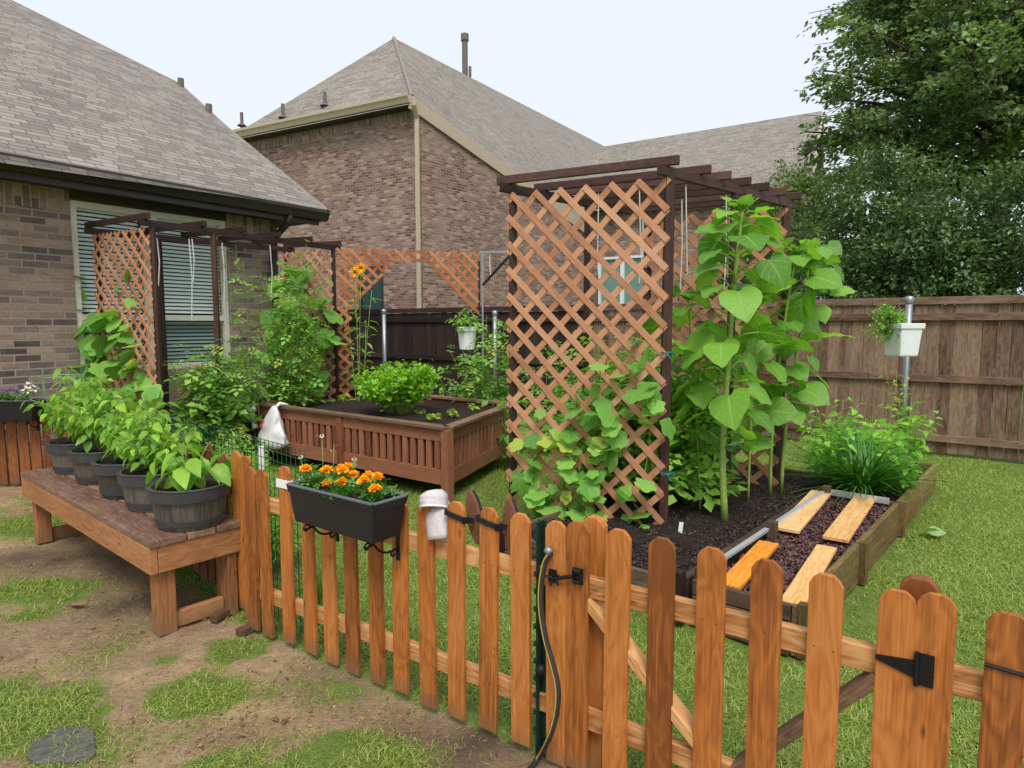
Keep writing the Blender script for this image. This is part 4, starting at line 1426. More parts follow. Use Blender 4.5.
# ------------------------------------------------------------------ five barrel pots on the bench
def make_pot(c, label, seed):
    o = thing("barrel_pot", label, "plant pot", tuple(c), random.uniform(0, 6), "barrel pots on the bench")
    H, rt, rb = .225, .203, .158
    body = MB()
    n = 40
    vs, gr_ = [], []
    prof = [(rb - .006, 0), (rb, .01), (rb + .012, .06), (rt - .016, H * .7), (rt - .006, H - .05), (rt - .004, H), (rt - .02, H), (rt - .025, H - .03)]
    fsx = []
    for (r_, z_) in prof:
        for k in range(n):
            a = 2 * PI * k / n
            rr_ = r_ - (.0025 if (k % 4 == 0 and z_ < H - .04) else 0)
            vs.append((rr_ * math.cos(a), rr_ * math.sin(a), z_)); gr_.append((z_ + seed, a * .22, seed))
    for i in range(len(prof) - 1):
        for k in range(n):
            k2 = (k + 1) % n
            fsx.append((i * n + k, i * n + k2, (i + 1) * n + k2, (i + 1) * n + k))
    fsx.append(tuple(range(n - 1, -1, -1)))
    body.raw(vs, fsx, gr_)
    body.build("pot_body", M['pot'], o, local=True)
    def band(z0, z1, ra, rb_):
        m = MB(); m.lathe([(ra - .01, z0), (ra + .004, z0), (rb_ + .004, z1), (rb_ - .01, z1)], 40); m.build("band", M['potband'], o, local=True, smooth=False)
    band(.028, .056, rb + .007, rb + .012); band(H - .062, H - .004, rt - .004, rt)
    rim = MB()
    rim.tube([(rt * math.cos(a) * 1.0, rt * math.sin(a), H) for a in np.linspace(0, 2 * PI, 41)], .0075, 6); rim.build("rim", M['potband'], o, local=True, smooth=True)
    so = MB()
    vs = [(0, 0, H - .02)]; fs_ = []
    for j in range(1, 7):
        for k in range(28):
            a = 2 * PI * k / 28; rr_ = (rt - .022) * j / 6
            vs.append((rr_ * math.cos(a), rr_ * math.sin(a), H - .03 + .014 * noise.noise(Vector((rr_ * math.cos(a) * 30 + seed, rr_ * math.sin(a) * 30, 0)))))
    for k in range(28):
        fs_.append((0, 1 + k, 1 + (k + 1) % 28))
        for j in range(5): fs_.append((1 + j * 28 + k, 1 + (j + 1) * 28 + k, 1 + (j + 1) * 28 + (k + 1) % 28, 1 + j * 28 + (k + 1) % 28))
    so.raw(vs, fs_); so.build("soil", M['soil'], o, local=True, smooth=True)
    return o
POTS = []
for (px, py, lab) in [(148, 486, "grey barrel pot nearest on the bench, its whole front visible"), (119, 471, "second grey barrel pot from the near end of the bench"),
                      (94, 461, "middle grey barrel pot of the five on the bench"), (70, 450, "fourth grey barrel pot from the near end of the bench"), (48, 442, "farthest grey barrel pot at the far end of the bench")]:
    p = atz(px, py, bz + .222)
    p = Vector((p.x + .195, p.y + .05, bz))
    make_pot(p, lab, len(POTS) * 3.1); POTS.append(p)

# ------------------------------------------------------------------ lattice arches
def lattice_poly(mb, O, U, Nrm, W, H, z0, pitch=.142, w=.05, th=.008, pred=None, both=True):
    """two layers of diagonal strips filling 0..W x z0..z0+H, clipped by pred(x, z)"""
    if pred is None: pred = lambda x, z: 0 <= x <= W and z0 <= z <= z0 + H
    r2 = math.sqrt(.5)
    step = pitch / r2
    for layer, sg in ((0, 1), (1, -1)):
        k = -int((H + W) / step) - 2
        while k * step < W + H + step:
            # line x = k*step + sg*t ... z = z0 + t
            x0 = k * step + (step * .5 if layer else 0)
            ts = np.arange(0, H + .001, .01)
            inside_ = [pred(x0 + sg * t, z0 + t) for t in ts]
            i = 0
            while i < len(ts):
                if inside_[i]:
                    j = i
                    while j + 1 < len(ts) and inside_[j + 1]: j += 1
                    if j - i >= 3:
                        a, b = ts[i], ts[j]
                        pa = O + U * (x0 + sg * a) + Nrm * (layer * th) + Vector((0, 0, z0 + a))
                        pb = O + U * (x0 + sg * b) + Nrm * (layer * th) + Vector((0, 0, z0 + b))
                        mb.beam(pa, pb, th * .96, w, up=tuple(Nrm.cross((pb - pa).normalized())))
                    i = j + 1
                else: i += 1
            k += 1
TZ = 2.62
def arch(name, label, N1, N2, F1, F2, mats, rafters, ext, pitch=.138, w=.044, zb=.18, mid=.5):
    o = thing(name, label, "pergola", tuple((N1 + N2 + F1 + F2) / 4))
    pm, lm = mats
    def post(p, z1, s=.062 if pitch > .13 else .046):
        m = MB(); m.beam(p, p + up * z1, s, s, up=(0, 1, 0)); m.build("post", M[pm], o, bevel=.003)
    for p in (N1, N2, F1, F2): post(Vector(p), TZ - .02)
    for a, b_ in ((N1, F1), (N2, F2)):
        q = Vector(a).lerp(Vector(b_), mid); post(q, TZ - .02, .05)
        d = (Vector(b_) - Vector(a)).normalized()
        m = MB(); m.beam(Vector(a) - d * .12 + up * (TZ + .005), Vector(b_) + d * .12 + up * (TZ + .005), .04, .065); m.build("side_beam", M[pm], o, bevel=.003)
    for t in rafters:
        a, b_ = Vector(N1).lerp(Vector(F1), t), Vector(N2).lerp(Vector(F2), t)
        d = (b_ - a).normalized()
        m = MB(); m.beam(a - d * ext + up * (TZ + .068), b_ + d * ext + up * (TZ + .068), .036, .06); m.build("rafter", M[pm], o, bevel=.003)
    for a, b_, tn in ((N1, N2, 0), (F1, F2, 1)):
        a, b_ = Vector(a), Vector(b_)
        u_ = (b_ - a).normalized(); nn = Vector((u_.y, -u_.x, 0))
        if nn.y > 0: nn = -nn
        m = MB(); lattice_poly(m, a - u_ * .03 + nn * .036, u_, nn, (b_ - a).length + .04, TZ - zb - .04, zb, pitch, w)
        m.build("lattice_panel", M[lm], o)
    return o
# right arch
RN1 = atz(513, 190, TZ); RN2 = atz(670, 173, TZ)
RF2 = atz(787, 204, TZ); RF1 = RF2 + (RN1 - RN2)
for p in (RN1, RN2, RF1, RF2): p.z = 0
print("right arch", RN1, RN2, RF2)
arch("lattice_arch", "tall right lattice arch with dark rafters over cucumbers and sunflowers", RN1, RN2, RF1, RF2, ('darkpost', 'lattice'), [-.03, .2, .36, .53, .70, .87, 1.03], .09)
LN1 = atz(97, 232, TZ); LN2 = atz(152, 224, TZ); LF2 = atz(333, 248, TZ); LF1 = atz(286, 250, TZ)
for p in (LN1, LN2, LF1, LF2): p.z = 0
print("left arch", LN1, LN2, LF1, LF2, (LN2 - LN1).length)
arch("lattice_arch", "left lattice arch with dark rafters standing before the blind-covered window", LN1, LN2, LF1, LF2, ('darkpost', 'lattice'), [-.03, .22, .42, .62, .82, 1.02], .08, .112, .036, .12, .28)
# lattice screen with an arched opening between the arches
o = thing("lattice_screen", "faded lattice screen with a wide arched opening behind the planter", "trellis", tuple(LF2))
S1 = atY(479, 252, LF2.y + .55); S0_ = LF2.copy(); S0_.z = 0; zs = atz(337, 247, TZ).z
S1p = Vector((S1.x, S1.y, 0)); su = (S1p - S0_).normalized(); sL = (S1p - S0_).length; sn = Vector((su.y, -su.x, 0))
def pred(x, z):
    if not (.04 <= x <= sL and .25 <= z <= TZ): return False
    if x < .22: return True
    if x > sL - .14: return z > 1.75
    zz = TZ - .16
    dl = .22 + .62 - x
    if dl > 0: zz = min(zz, TZ - .16 - dl * .95)
    dr = x - (sL - .14 - .62)
    if dr > 0: zz = min(zz, TZ - .16 - dr * .95)
    return z > zz
m = MB(); lattice_poly(m, S0_, su, sn, sL, TZ - .25, .25, .11, .042, .008, pred); m.build("lattice_panel", M['lattice_dim'], o)
m = MB(); m.beam(S1p + up * .0, S1p + up * 2.5, .025, .025, up=(0, 1, 0)); m.build("post", M['iron'], o)
# bracket frame on a slim pole beside the screen
o = thing("hanging_bracket", "grey metal bracket arm with a diagonal brace above the white bucket", "bracket", tuple(S1p + Vector((.05, 0, 0))))
q = S1p + Vector((.05, -.02, 0))
arm = Vector((.42, -.1, 0))
m = MB(); m.beam(q, q + up * 2.60, .026, .026, up=(0, 1, 0)); m.build("pole", M['galv'], o)
m = MB(); m.beam(q - arm * .1 + up * 2.62, q + arm * 1.2 + up * 2.62, .035, .035); m.build("arm", M['galv'], o)
m = MB(); m.beam(q + up * 2.16, q + arm * .95 + up * 2.58, .03, .03); m.build("brace", M['iron'], o)
for t in (.25, .95):
    m = MB(); m.tube([q + arm * t + up * 2.60, q + arm * t + up * 2.40, q + arm * t + Vector((.02, 0, 2.25))], .006, 5)
    tag(m.build("twine", M['string'], None), "white twine hanging from the %s of the grey bracket arm" % ("inner end" if t < .5 else "outer end"), "twine", "lengths of white twine")
# twine hanging from the rafters of both arches
tw_spots = []
for k, t in enumerate((.36, .70)):
    for j, f in enumerate((.22, .5, .8)):
        tw_spots.append((RN1.lerp(RF1, t).lerp(RN2.lerp(RF2, t), f), random.uniform(.4, 1.1)))
for k, (p, L) in enumerate(tw_spots):
    m = MB()
    pts = [p + up * (TZ + .04), p + up * (TZ - L * .5) + Vector((random.uniform(-.02, .02), 0, 0)), p + up * (TZ - L) + Vector((random.uniform(-.05, .05), random.uniform(-.03, .03), 0))]
    m.tube(pts, .0045, 5)
    tag(m.build("twine", M['string'], None), "white twine hanging from the rafters of the right lattice arch", "twine", "twine under the right lattice arch")
for k, (px, py, L, lab) in enumerate([(157, 238, .55, "white twine hanging nearest the corner of the left lattice panel"), (189, 239, .95, "looped white twine before the blinds of the right sash"), (192, 239, .5, "short white twine beside the looped one at the blinds"), (222, 243, .8, "white twine hanging before the right edge of the window"), (270, 245, .7, "white twine hanging near the brown downspout")]):
    p = atz(px, py, TZ - .02); m = MB(); m.tube([p, p + Vector((.015, 0, -L * .5)), p + Vector((-.01, 0, -L))], .006, 5)
    tag(m.build("twine", M['string'], None), lab, "twine", "lengths of white twine")

# ------------------------------------------------------------------ red slatted planter
o = thing("raised_planter", "large reddish slatted wooden planter holding celery and seedlings", "planter", tuple((PF + PL + PR + PBK) / 4))
cornr = [PL, PF, PR, PBK]
zb0, zt0 = .15, PLZ
for i in range(4):
    a, b_ = cornr[i], cornr[(i + 1) % 4]
    d = (b_ - a).normalized(); L = (b_ - a).length
    n_ = Vector((d.y, -d.x, 0))
    side = MB()
    side.beam(a + d * .05 + up * (zt0 - .075), b_ - d * .05 + up * (zt0 - .075), .035, .11)
    side.beam(a + d * .05 + up * (zb0 + .07), b_ - d * .05 + up * (zb0 + .07), .035, .14)
    s = .10
    while s < L - .08:
        side.beam(a + d * s + up * (zb0 + .14), a + d * s + up * (zt0 - .13), .026, .062, up=tuple(d))
        s += .105
    sp = side.build("side_panel", M['planter'], o, bevel=.003)
    bkp = MB(); bkp.beam(a + d * .04 - n_ * .03 + up * ((zb0 + zt0) / 2), b_ - d * .04 - n_ * .03 + up * ((zb0 + zt0) / 2), .015, zt0 - zb0 - .06); bkp.build("liner_board", M['darkpost'], sp)
    rim = MB(); rim.beam(a - d * .0 + up * zt0, b_ + d * .0 + up * zt0, .11, .03); rim.build("rim", M['planter_rim'], o, bevel=.004)
for p in cornr + [PL.lerp(PF, .5), PBK.lerp(PR, .5)]:
    m = MB(); m.beam(p, p + up * (zt0 - .017), .085, .085, up=tuple((PF - PL).normalized())); m.build("leg", M['planter'], o, bevel=.004)
def soil_patch(name, c4, z, mat, parent, amp=.03, n=26, crown=.04, seed=0):
    vs, fs_ = [], []
    for j in range(n + 1):
        for i in range(n + 1):
            u_, v_ = i / n, j / n
            p = c4[0].lerp(c4[1], u_).lerp(c4[3].lerp(c4[2], u_), v_)
            k = min(u_, 1 - u_, v_, 1 - v_) * 4
            vs.append((p.x, p.y, z + crown * min(1, k) + amp * noise.fractal(Vector((p.x * 7 + seed, p.y * 7, 0)), 1, 2, 4)))
    for j in range(n):
        for i in range(n): fs_.append((j * (n + 1) + i, j * (n + 1) + i + 1, (j + 1) * (n + 1) + i + 1, (j + 1) * (n + 1) + i))
    m = MB(); m.raw(vs, fs_); return m.build(name, M[mat], parent, smooth=True)
def shrink(c4, k):
    c = sum((Vector(p) for p in c4), Vector()) / 4
    return [Vector(p) + (c - Vector(p)).normalized() * k for p in c4]
soil_patch("soil", shrink(cornr, .05), zt0 - .10, 'soil', o, .02)

# ------------------------------------------------------------------ raised beds on the right
def bed_wall(parent, A, B, z0, z1, mat, nb=2, name="wall_board", th=.035):
    hh = (z1 - z0) / nb
    for k in range(nb):
        m = MB(); m.beam(A + up * (z0 + hh * (k + .5)), B + up * (z0 + hh * (k + .5)), th, hh - .006); m.build(name, M[mat], parent, bevel=.005)
bz1 = .26
bedw = .54
o = thing("mulch_bed", "shallow timber bed of red brown mulch with loose boards on top", "raised bed", tuple(bed(1.2, -.25)))
T1b, T2b = 2.42, 4.2
bed_wall(o, bed(.0, -bedw), bed(1.19, -bedw), 0, bz1, 'bedwall'); bed_wall(o, bed(1.21, -bedw), bed(T1b, -bedw), 0, bz1, 'bedwall')
bed_wall(o, bed(.0, -.02), bed(0, -bedw + .02), 0, bz1, 'bedgrey', 3)
bed_wall(o, bed(T1b, -.03), bed(T1b, -bedw + .02), 0, bz1, 'bedgrey', 2)
for t in (.02, 1.2, T1b):
    m = MB(); m.beam(bed(t, -bedw - .035), bed(t, -bedw - .035) + up * (bz1 + .012), .05, .05, up=tuple(BA)); m.build("stake", M['bedwall'], o, bevel=.004)
for t in (.03, 1.12, T1b - .05):
    m = MB(); m.beam(bed(t, -.05), bed(t, -.05) + up * (bz1 + .055), .055, .055, up=tuple(BA)); m.build("stake", M['bedgrey'], o, bevel=.004)
for a, c in ((.05, 1.05), (1.2, 2.3)):
    m = MB(); m.beam(bed(a, -.035, bz1 + .012), bed(c, -.035, bz1 + .012), .03, .022); m.build("metal_strip", M['alum'], o, bevel=.002)
m = MB(); m.beam(bed(T1b - .03, -.07, bz1 - .0), bed(T1b - .03, -bedw + .05, bz1 - .0), .012, .05); m.build("metal_strip", M['alum'], o, bevel=.002)
soil_patch("mulch", [bed(.02, -bedw + .02), bed(T1b - .02, -bedw + .02), bed(T1b - .02, -.03), bed(.02, -.03)], bz1 - .075, 'mulch', o, .02, 40, .01)
# mulch chips
def chips(name, fpos, n, z, cols, parent, size=.016):
    lb = LB()
    T = dict(v=np.array([(-.3, 0, 0), (.3, 0, 0.02), (.22, 1, .05), (-.25, .9, 0)], float), f=[(0, 1, 2, 3)], luv=np.zeros((4, 2)))
    p = np.array([fpos() for _ in range(n)])
    p[:, 2] += z
    lb.add(T, p, dirs(rng.uniform(0, 2 * PI, n), rng.normal(.1, .35, n)), size * rng.uniform(.5, 1.7, n), rng.normal(0, .6, n), rng.random(n))
    ob = lb.build(name, cols, parent, False)
    ob['kind'] = 'stuff'
    return ob
M['chip'] = mat_leaf("mulch_chip", lin(52, 32, 34), lin(118, 86, 84), None, .0, .8)
M['crumb'] = mat_leaf("soil_crumb", lin(26, 20, 20), lin(84, 66, 60), None, .0, .85)
chips("mulch_chips", lambda: tuple(bed(random.uniform(.04, T1b - .05), -random.uniform(.05, bedw - .04))), 9000, bz1 - .05, M['chip'], o)
# loose boards
def loose(c4, mat, lab, th=.022):
    ps = [atz(px, py, bz1 - .01) for px, py in c4]
    m = MB()
    a, b_ = (ps[0] + ps[1]) / 2, (ps[2] + ps[3]) / 2
    w = ((ps[0] - ps[1]).length + (ps[2] - ps[3]).length) / 2
    w = min(w, .15)
    m.beam(a, b_, w, th)
    tag(m.build("loose_board", M[mat], None, bevel=.002), lab, "board", "loose boards on the mulch bed")
loose([(775, 528), (799, 533), (832, 495), (811, 490)], 'plank', "tan board with greyish end, far left of four on the mulch")
loose([(823, 537), (848, 542), (877, 500), (853, 497)], 'plank', "pale tan board at the far right corner of the mulch bed")
loose([(722, 584), (735, 590), (781, 546), (757, 541)], 'plank_o', "bright orange wet board, nearest left on the mulch")
loose([(784, 602), (800, 607), (840, 550), (814, 545)], 'plank', "pale yellow board nearest the gate on the mulch bed")
# far bed with chives
o = thing("timber_bed", "far timber bed of dark soil holding chives and leafy plants", "raised bed", tuple(bed(3.3, -.25)))
bed_wall(o, bed(T1b + .04, -bedw), bed(T2b, -bedw), 0, bz1, 'bedwall'); bed_wall(o, bed(T2b, -bedw + .02), bed(T2b, .0), 0, bz1, 'bedwall')
bed_wall(o, bed(T1b + .04, -.0), bed(T2b, .0), 0, bz1, 'bedgrey')
soil_patch("soil", [bed(T1b + .04, -bedw + .02), bed(T2b - .02, -bedw + .02), bed(T2b - .02, -.02), bed(T1b + .04, -.02)], bz1 - .08, 'soil', o, .02)
# bed under the right arch
bl0, bl1 = .045, 1.33
o = thing("timber_bed", "wide timber bed of black soil under the right lattice arch", "raised bed", tuple(bed(1.3, .7)))
bed_wall(o, bed(.0, bl0 + .02), bed(.0, bl1), 0, .23, 'bedgrey'); bed_wall(o, bed(.02, bl0), bed(3.2, bl0), 0, .245, 'bedgrey', 2, th=.05)
bed_wall(o, bed(.0, bl1), bed(3.2, bl1), 0, .23, 'bedgrey'); bed_wall(o, bed(3.2, bl0), bed(3.2, bl1), 0, .23, 'bedgrey')
for t, b_ in ((.0, bl1), (.0, bl0)):
    m = MB(); m.beam(bed(t, b_) - BA * .045, bed(t, b_) - BA * .045 + up * .30, .06, .06, up=tuple(BA)); m.build("stake", M['darkpost'], o, bevel=.004)
soil_patch("soil", [bed(.02, bl0 + .02), bed(3.18, bl0 + .02), bed(3.18, bl1 - .02), bed(.02, bl1 - .02)], .165, 'soil', o, .035, 50)
chips("soil_crumbs", lambda: tuple(bed(random.uniform(.05, 3.1), random.uniform(bl0 + .04, bl1 - .05))), 9000, .195, M['crumb'], o, .014)
# bed under the left arch
o = thing("timber_bed", "low dark bed under the left lattice arch along the house wall", "raised bed", tuple(LN1.lerp(LF2, .5)))
q = [LN2 + (LN2 - LN1) * .12 - (LF2 - LN2) * .05, LF2 + (LF2 - LF1) * .1 + (LF2 - LN2) * .05, LF1 + (LF2 - LN2) * .05, LN1 - (LF2 - LN2) * .05]
for i in range(4): bed_wall(o, q[i], q[(i + 1) % 4], 0, .2, 'bedgrey')
soil_patch("soil", shrink(q, .03), .13, 'soil', o, .03)
# small stakes and labels
for px, py, lab in ((722.5, 519, "white plant label in the black soil beside the thick sunflower stem"), (680, 533, "white plant label in the black soil by the lattice corner post")):
    p = atz(px, py, .2); m = MB(); m.beam(p, p + Vector((.008, 0, .075)), .003, .028, up=(1, 0, 0)); tag(m.build("plant_label", M['white'], None), lab, "plant label")
# ------------------------------------------------------------------ plants
def curve(a, b, bulge=(0, 0, 0), n=6):
    a, b = np.array(a, float), np.array(b, float)
    m = (a + b) / 2 + np.array(bulge, float)
    t = np.linspace(0, 1, n)[:, None]
    return (1 - t) ** 2 * a + 2 * t * (1 - t) * m + t ** 2 * b
def at_curve(P, t):
    t = np.clip(np.asarray(t), 0, .9999) * (len(P) - 1)
    i = t.astype(int); f = (t - i)[:, None]
    return P[i] * (1 - f) + P[i + 1] * f
def leafy(name, label, cat, base, stems, leaves, T, mat, size, stem_r=.006, stem_mat='stem', t0=.2, pet=.05, pitch=(-.5, .5), group=None, wid=1.0, droopn=0.0, petmesh=True, clump=1, csz=0.0, tint=None):
    """stems: polylines; leaves: count per stem; every leaf sits on a short stalk"""
    o = thing(name, label, cat, tuple(base), 0, group)
    sm = MB()
    lb = LB()
    for P in stems:
        P = np.asarray(P)
        L = np.linalg.norm(np.diff(P, axis=0), axis=1).sum()
        sm.tube([Vector(p) for p in P], list(np.linspace(stem_r, stem_r * .35, len(P))), 6)
        n = max(1, int(leaves * random.uniform(.8, 1.2)))
        t = t0 + (1 - t0) * (np.arange(n) + rng.random(n)) / n
        pos = at_curve(P, t)
        az = np.arange(n) * 2.4 + random.uniform(0, 6) + rng.normal(0, .4, n)
        d = dirs(az, rng.uniform(pitch[0], pitch[1], n))
        pl = pet * rng.uniform(.5, 1.3, n)
        tipd = d.copy(); tipd[:, 2] += .25
        org = pos + tipd * pl[:, None]
        if petmesh:
            for a, b_ in zip(pos, org):
                sm.tube([Vector(a), Vector(b_)], [stem_r * .35, stem_r * .22], 4, cap=False)
        d2 = d.copy(); d2[:, 2] -= droopn
        sc = size * rng.uniform(.6, 1.25, n) * (1.1 - .45 * t)
        if clump == 1:
            lb.add(T, org, d2, sc, rng.normal(0, .4, n), tint, wid)
        else:
            for k in range(clump):
                off = rng.normal(0, csz, (n, 3))
                dd = d2 + rng.normal(0, .7, (n, 3))
                lb.add(T, org + off, dd, sc * rng.uniform(.7, 1.2, n), rng.normal(0, .6, n), None, wid)
    sm.build("stem", M[stem_mat], o, smooth=True)
    lb.build("foliage", M[mat], o)
    return o
def splay(base, n, rad, h, jit=.3, r0=.03, lean=(0, 0)):
    out = []
    for k in range(n):
        a = 2 * PI * (k + random.uniform(-.4, .4)) / n
        r_ = rad * math.sqrt(random.uniform(.05, 1))
        hh = h * random.uniform(1 - jit, 1) * (1 - .25 * (r_ / max(rad, 1e-3)) ** 2)
        b = Vector(base) + Vector((math.cos(a) * r0, math.sin(a) * r0, 0))
        e = Vector(base) + Vector((math.cos(a) * r_ + lean[0], math.sin(a) * r_ + lean[1], hh))
        out.append(curve(b, e, (-math.cos(a) * r_ * .15, -math.sin(a) * r_ * .15, hh * .12)))
    return out

# pepper plants in the five pots
for k, (p, lab, h, r_, n, lv, sz) in enumerate(zip(POTS, ["pepper plant with broad drooping leaves in the nearest barrel pot", "bushy pepper plant in the second barrel pot from the near end", "bushy pepper plant in the middle barrel pot", "tall pepper plant in the fourth barrel pot from the near end", "tallest pepper plant in the farthest barrel pot"],
                                              (.32, .46, .48, .58, .62), (.18, .25, .26, .28, .30), (6, 11, 11, 12, 13), (8, 20, 21, 22, 23), (.15, .092, .098, .09, .094))):
    b = (p.x, p.y, bz + .195)
    st = splay(b, n, r_, h, .35, .015)
    leafy("pepper_plant", lab, "pepper plant", b, st, lv, T_OVATE, 'leaf_pepper', sz, .005, 'stem', .3, .05, (-.7, .25), "pepper plants in barrel pots", 1.25, .25)

# celery and seedlings in the planter
p = atz(400, 412, PLZ - .05); b = (p.x, p.y, PLZ - .09)
st = splay(b, 72, .50, .62, .4, .12)
leafy("celery_plant", "large bright green celery clump in the middle of the slatted planter", "celery", b, st, 15, T_LOBED_S, 'leaf_celery', .085, .006, 'stem', .45, .06, (-.3, .7), None, 1.0, 0, False, 3, .03)
for px, py, h, lab in ((318, 403, .13, "yellowish seedling at the left front corner of the planter"), (345, 402, .17, "yellow green seedling beside the celery in the planter"), (300, 399, .1, "small seedling nearest the plastic bag in the planter"),
                       (433, 421, .11, "seedling nearest the front corner of the planter"), (452, 417, .13, "seedling right of the front corner inside the planter"), (473, 410, .13, "seedling toward the right end of the planter"), (496, 406, .07, "tiny seedling at the right end beside the lattice"), (420, 414, .09, "small seedling in front of the celery stalks")):
    p = atz(px, py, PLZ - .07); b = (p.x, p.y, PLZ - .085)
    leafy("seedling", lab, "seedling", b, splay(b, 4, .05, h, .3, .006), 5, T_OVATE, 'leaf_seed', .075, .003, 'stem', .3, .02, (-.4, .4), "seedlings in the slatted planter", 1.2)

# cucumbers on the right lattice: leaves hung over the panel
LATU = (RN2 - RN1).normalized(); LATN = Vector((LATU.y, -LATU.x, 0)); LATN = LATN if LATN.y < 0 else -LATN
def lat_pt(px, py, out): return onplane(px, py, RN1 + LATN * out, LATN)
def climber(name, label, cat, base, spots, face, size, mat='leaf_cuke', T=T_LOBED, roots=3, surf=None, stem='stem', group=None, spread=.9, up_=.25):
    """leaf discs standing off a surface; stems wander between neighbouring leaves"""
    o = thing(name, label, cat, tuple(base), 0, group)
    lb, sm = LB(), MB()
    pts = [np.array(surf(px, py, random.uniform(.03, .14))) for (px, py) in spots]
    f = np.array(face)
    n = len(pts)
    d = np.tile(f, (n, 1)) * .55 + rng.normal(0, .45, (n, 3)) * spread
    d[:, 2] -= .45
    P = np.array(pts)
    lb.add(T, P, d, size * rng.uniform(.55, 1.3, n), rng.normal(0, .35, n))
    order = np.argsort(P[:, 2])
    chains = [[np.array(base) + rng.normal(0, .06, 3) * np.array([1, 1, 0])] for _ in range(roots)]
    for i in order:
        k = min(range(roots), key=lambda c: np.linalg.norm((chains[c][-1] - P[i]) * np.array([1, 1, .6])))
        q = P[i] - f * random.uniform(.05, .12) - np.array([0, 0, .05])
        chains[k].append(chains[k][-1] * .35 + q * .65)
        sm.tube([Vector(chains[k][-1]), Vector((chains[k][-1] + P[i]) / 2 + np.array([0, 0, .03])), Vector(P[i])], .0028, 4, cap=False)
    for c in chains:
        if len(c) > 2: sm.tube([Vector(x) for x in c], .0048, 5)
    sm.build("stem", M[stem], o, smooth=True)
    lb.build("foliage", M[mat], o)
    return o
def in_ell(n, cx, cy, rx, ry):
    out = []
    while len(out) < n:
        a, b = random.uniform(-1, 1), random.uniform(-1, 1)
        if a * a + b * b < 1: out.append((cx + a * rx, cy + b * ry))
    return out
spots = in_ell(44, 560, 472, 46, 50) + in_ell(26, 590, 510, 60, 42) + in_ell(16, 615, 395, 46, 48) + in_ell(14, 590, 432, 40, 26) + in_ell(10, 640, 545, 24, 34) + in_ell(26, 535, 520, 30, 30) + \
    [(615, 448), (612, 452), (650, 425), (636, 390), (660, 396), (648, 350), (632, 345), (665, 420), (622, 410), (606, 400), (575, 395), (540, 410), (520, 440), (600, 372), (645, 480), (636, 512), (625, 375)]
base = (RN1 + RN2) / 2 + Vector((0, 0, .15)); base = Vector((base.x - .15, base.y - .1, .16))
climber("cucumber_vine", "sprawling cucumber vine with large leaves over the foot of the right lattice", "cucumber vine", base, spots, LATN, .165, surf=lat_pt, roots=5)
# tomatoes and beans growing inside the right arch
def bush(name, label, cat, base, rad, h, n, lv, T, mat, size, stem_mat='stem_dk', pet=.07, t0=.15, clump=1, csz=0, lean=(0, 0), group=None, r=.007, pitch=(-.6, .4), jit=.45, droopn=.1, wid=1.0):
    return leafy(name, label, cat, base, splay(base, n, rad, h, jit, .04, lean), lv, T, mat, size, r, stem_mat, t0, pet, pitch, group, wid, droopn, True, clump, csz)
def g3(px, py, z=0.0):
    p = atz(px, py, z); return (p.x, p.y, z)
A = RN1.lerp(RF1, .4); B = RN2.lerp(RF2, .35)
bb = A.lerp(B, .2); bush("tomato_plant", "leafy tomato plant behind the left half of the right lattice", "tomato plant", (bb.x, bb.y, .18), .42, 1.65, 14, 26, T_PINN, 'leaf_weed', .27)
bb = A.lerp(B, .55); bush("tomato_plant", "leafy tomato plant behind the middle of the right lattice", "tomato plant", (bb.x, bb.y, .18), .40, 1.55, 14, 26, T_PINN, 'leaf_tom', .27)
bb = A.lerp(B, .88); bush("tomato_plant", "tomato plant with dusty foliage between lattice corner and thick sunflower stem", "tomato plant", (bb.x, bb.y, .18), .32, 1.35, 12, 22, T_PINN, 'leaf_weed', .25)
A2 = RN1.lerp(RF1, .85); B2_ = RN2.lerp(RF2, .8)
bb = A2.lerp(B2_, .15); bush("bean_vine", "broad leaved bean vine at the far left post inside the right arch", "bean vine", (bb.x, bb.y, .18), .38, 1.5, 10, 18, T_OVATE, 'leaf_cuke', .19, wid=1.5)
bb = A2.lerp(B2_, .6); bush("bean_vine", "broad leaved bean vine at the far lattice inside the right arch", "bean vine", (bb.x, bb.y, .18), .42, 1.3, 10, 18, T_OVATE, 'leaf_cuke', .19, wid=1.5)

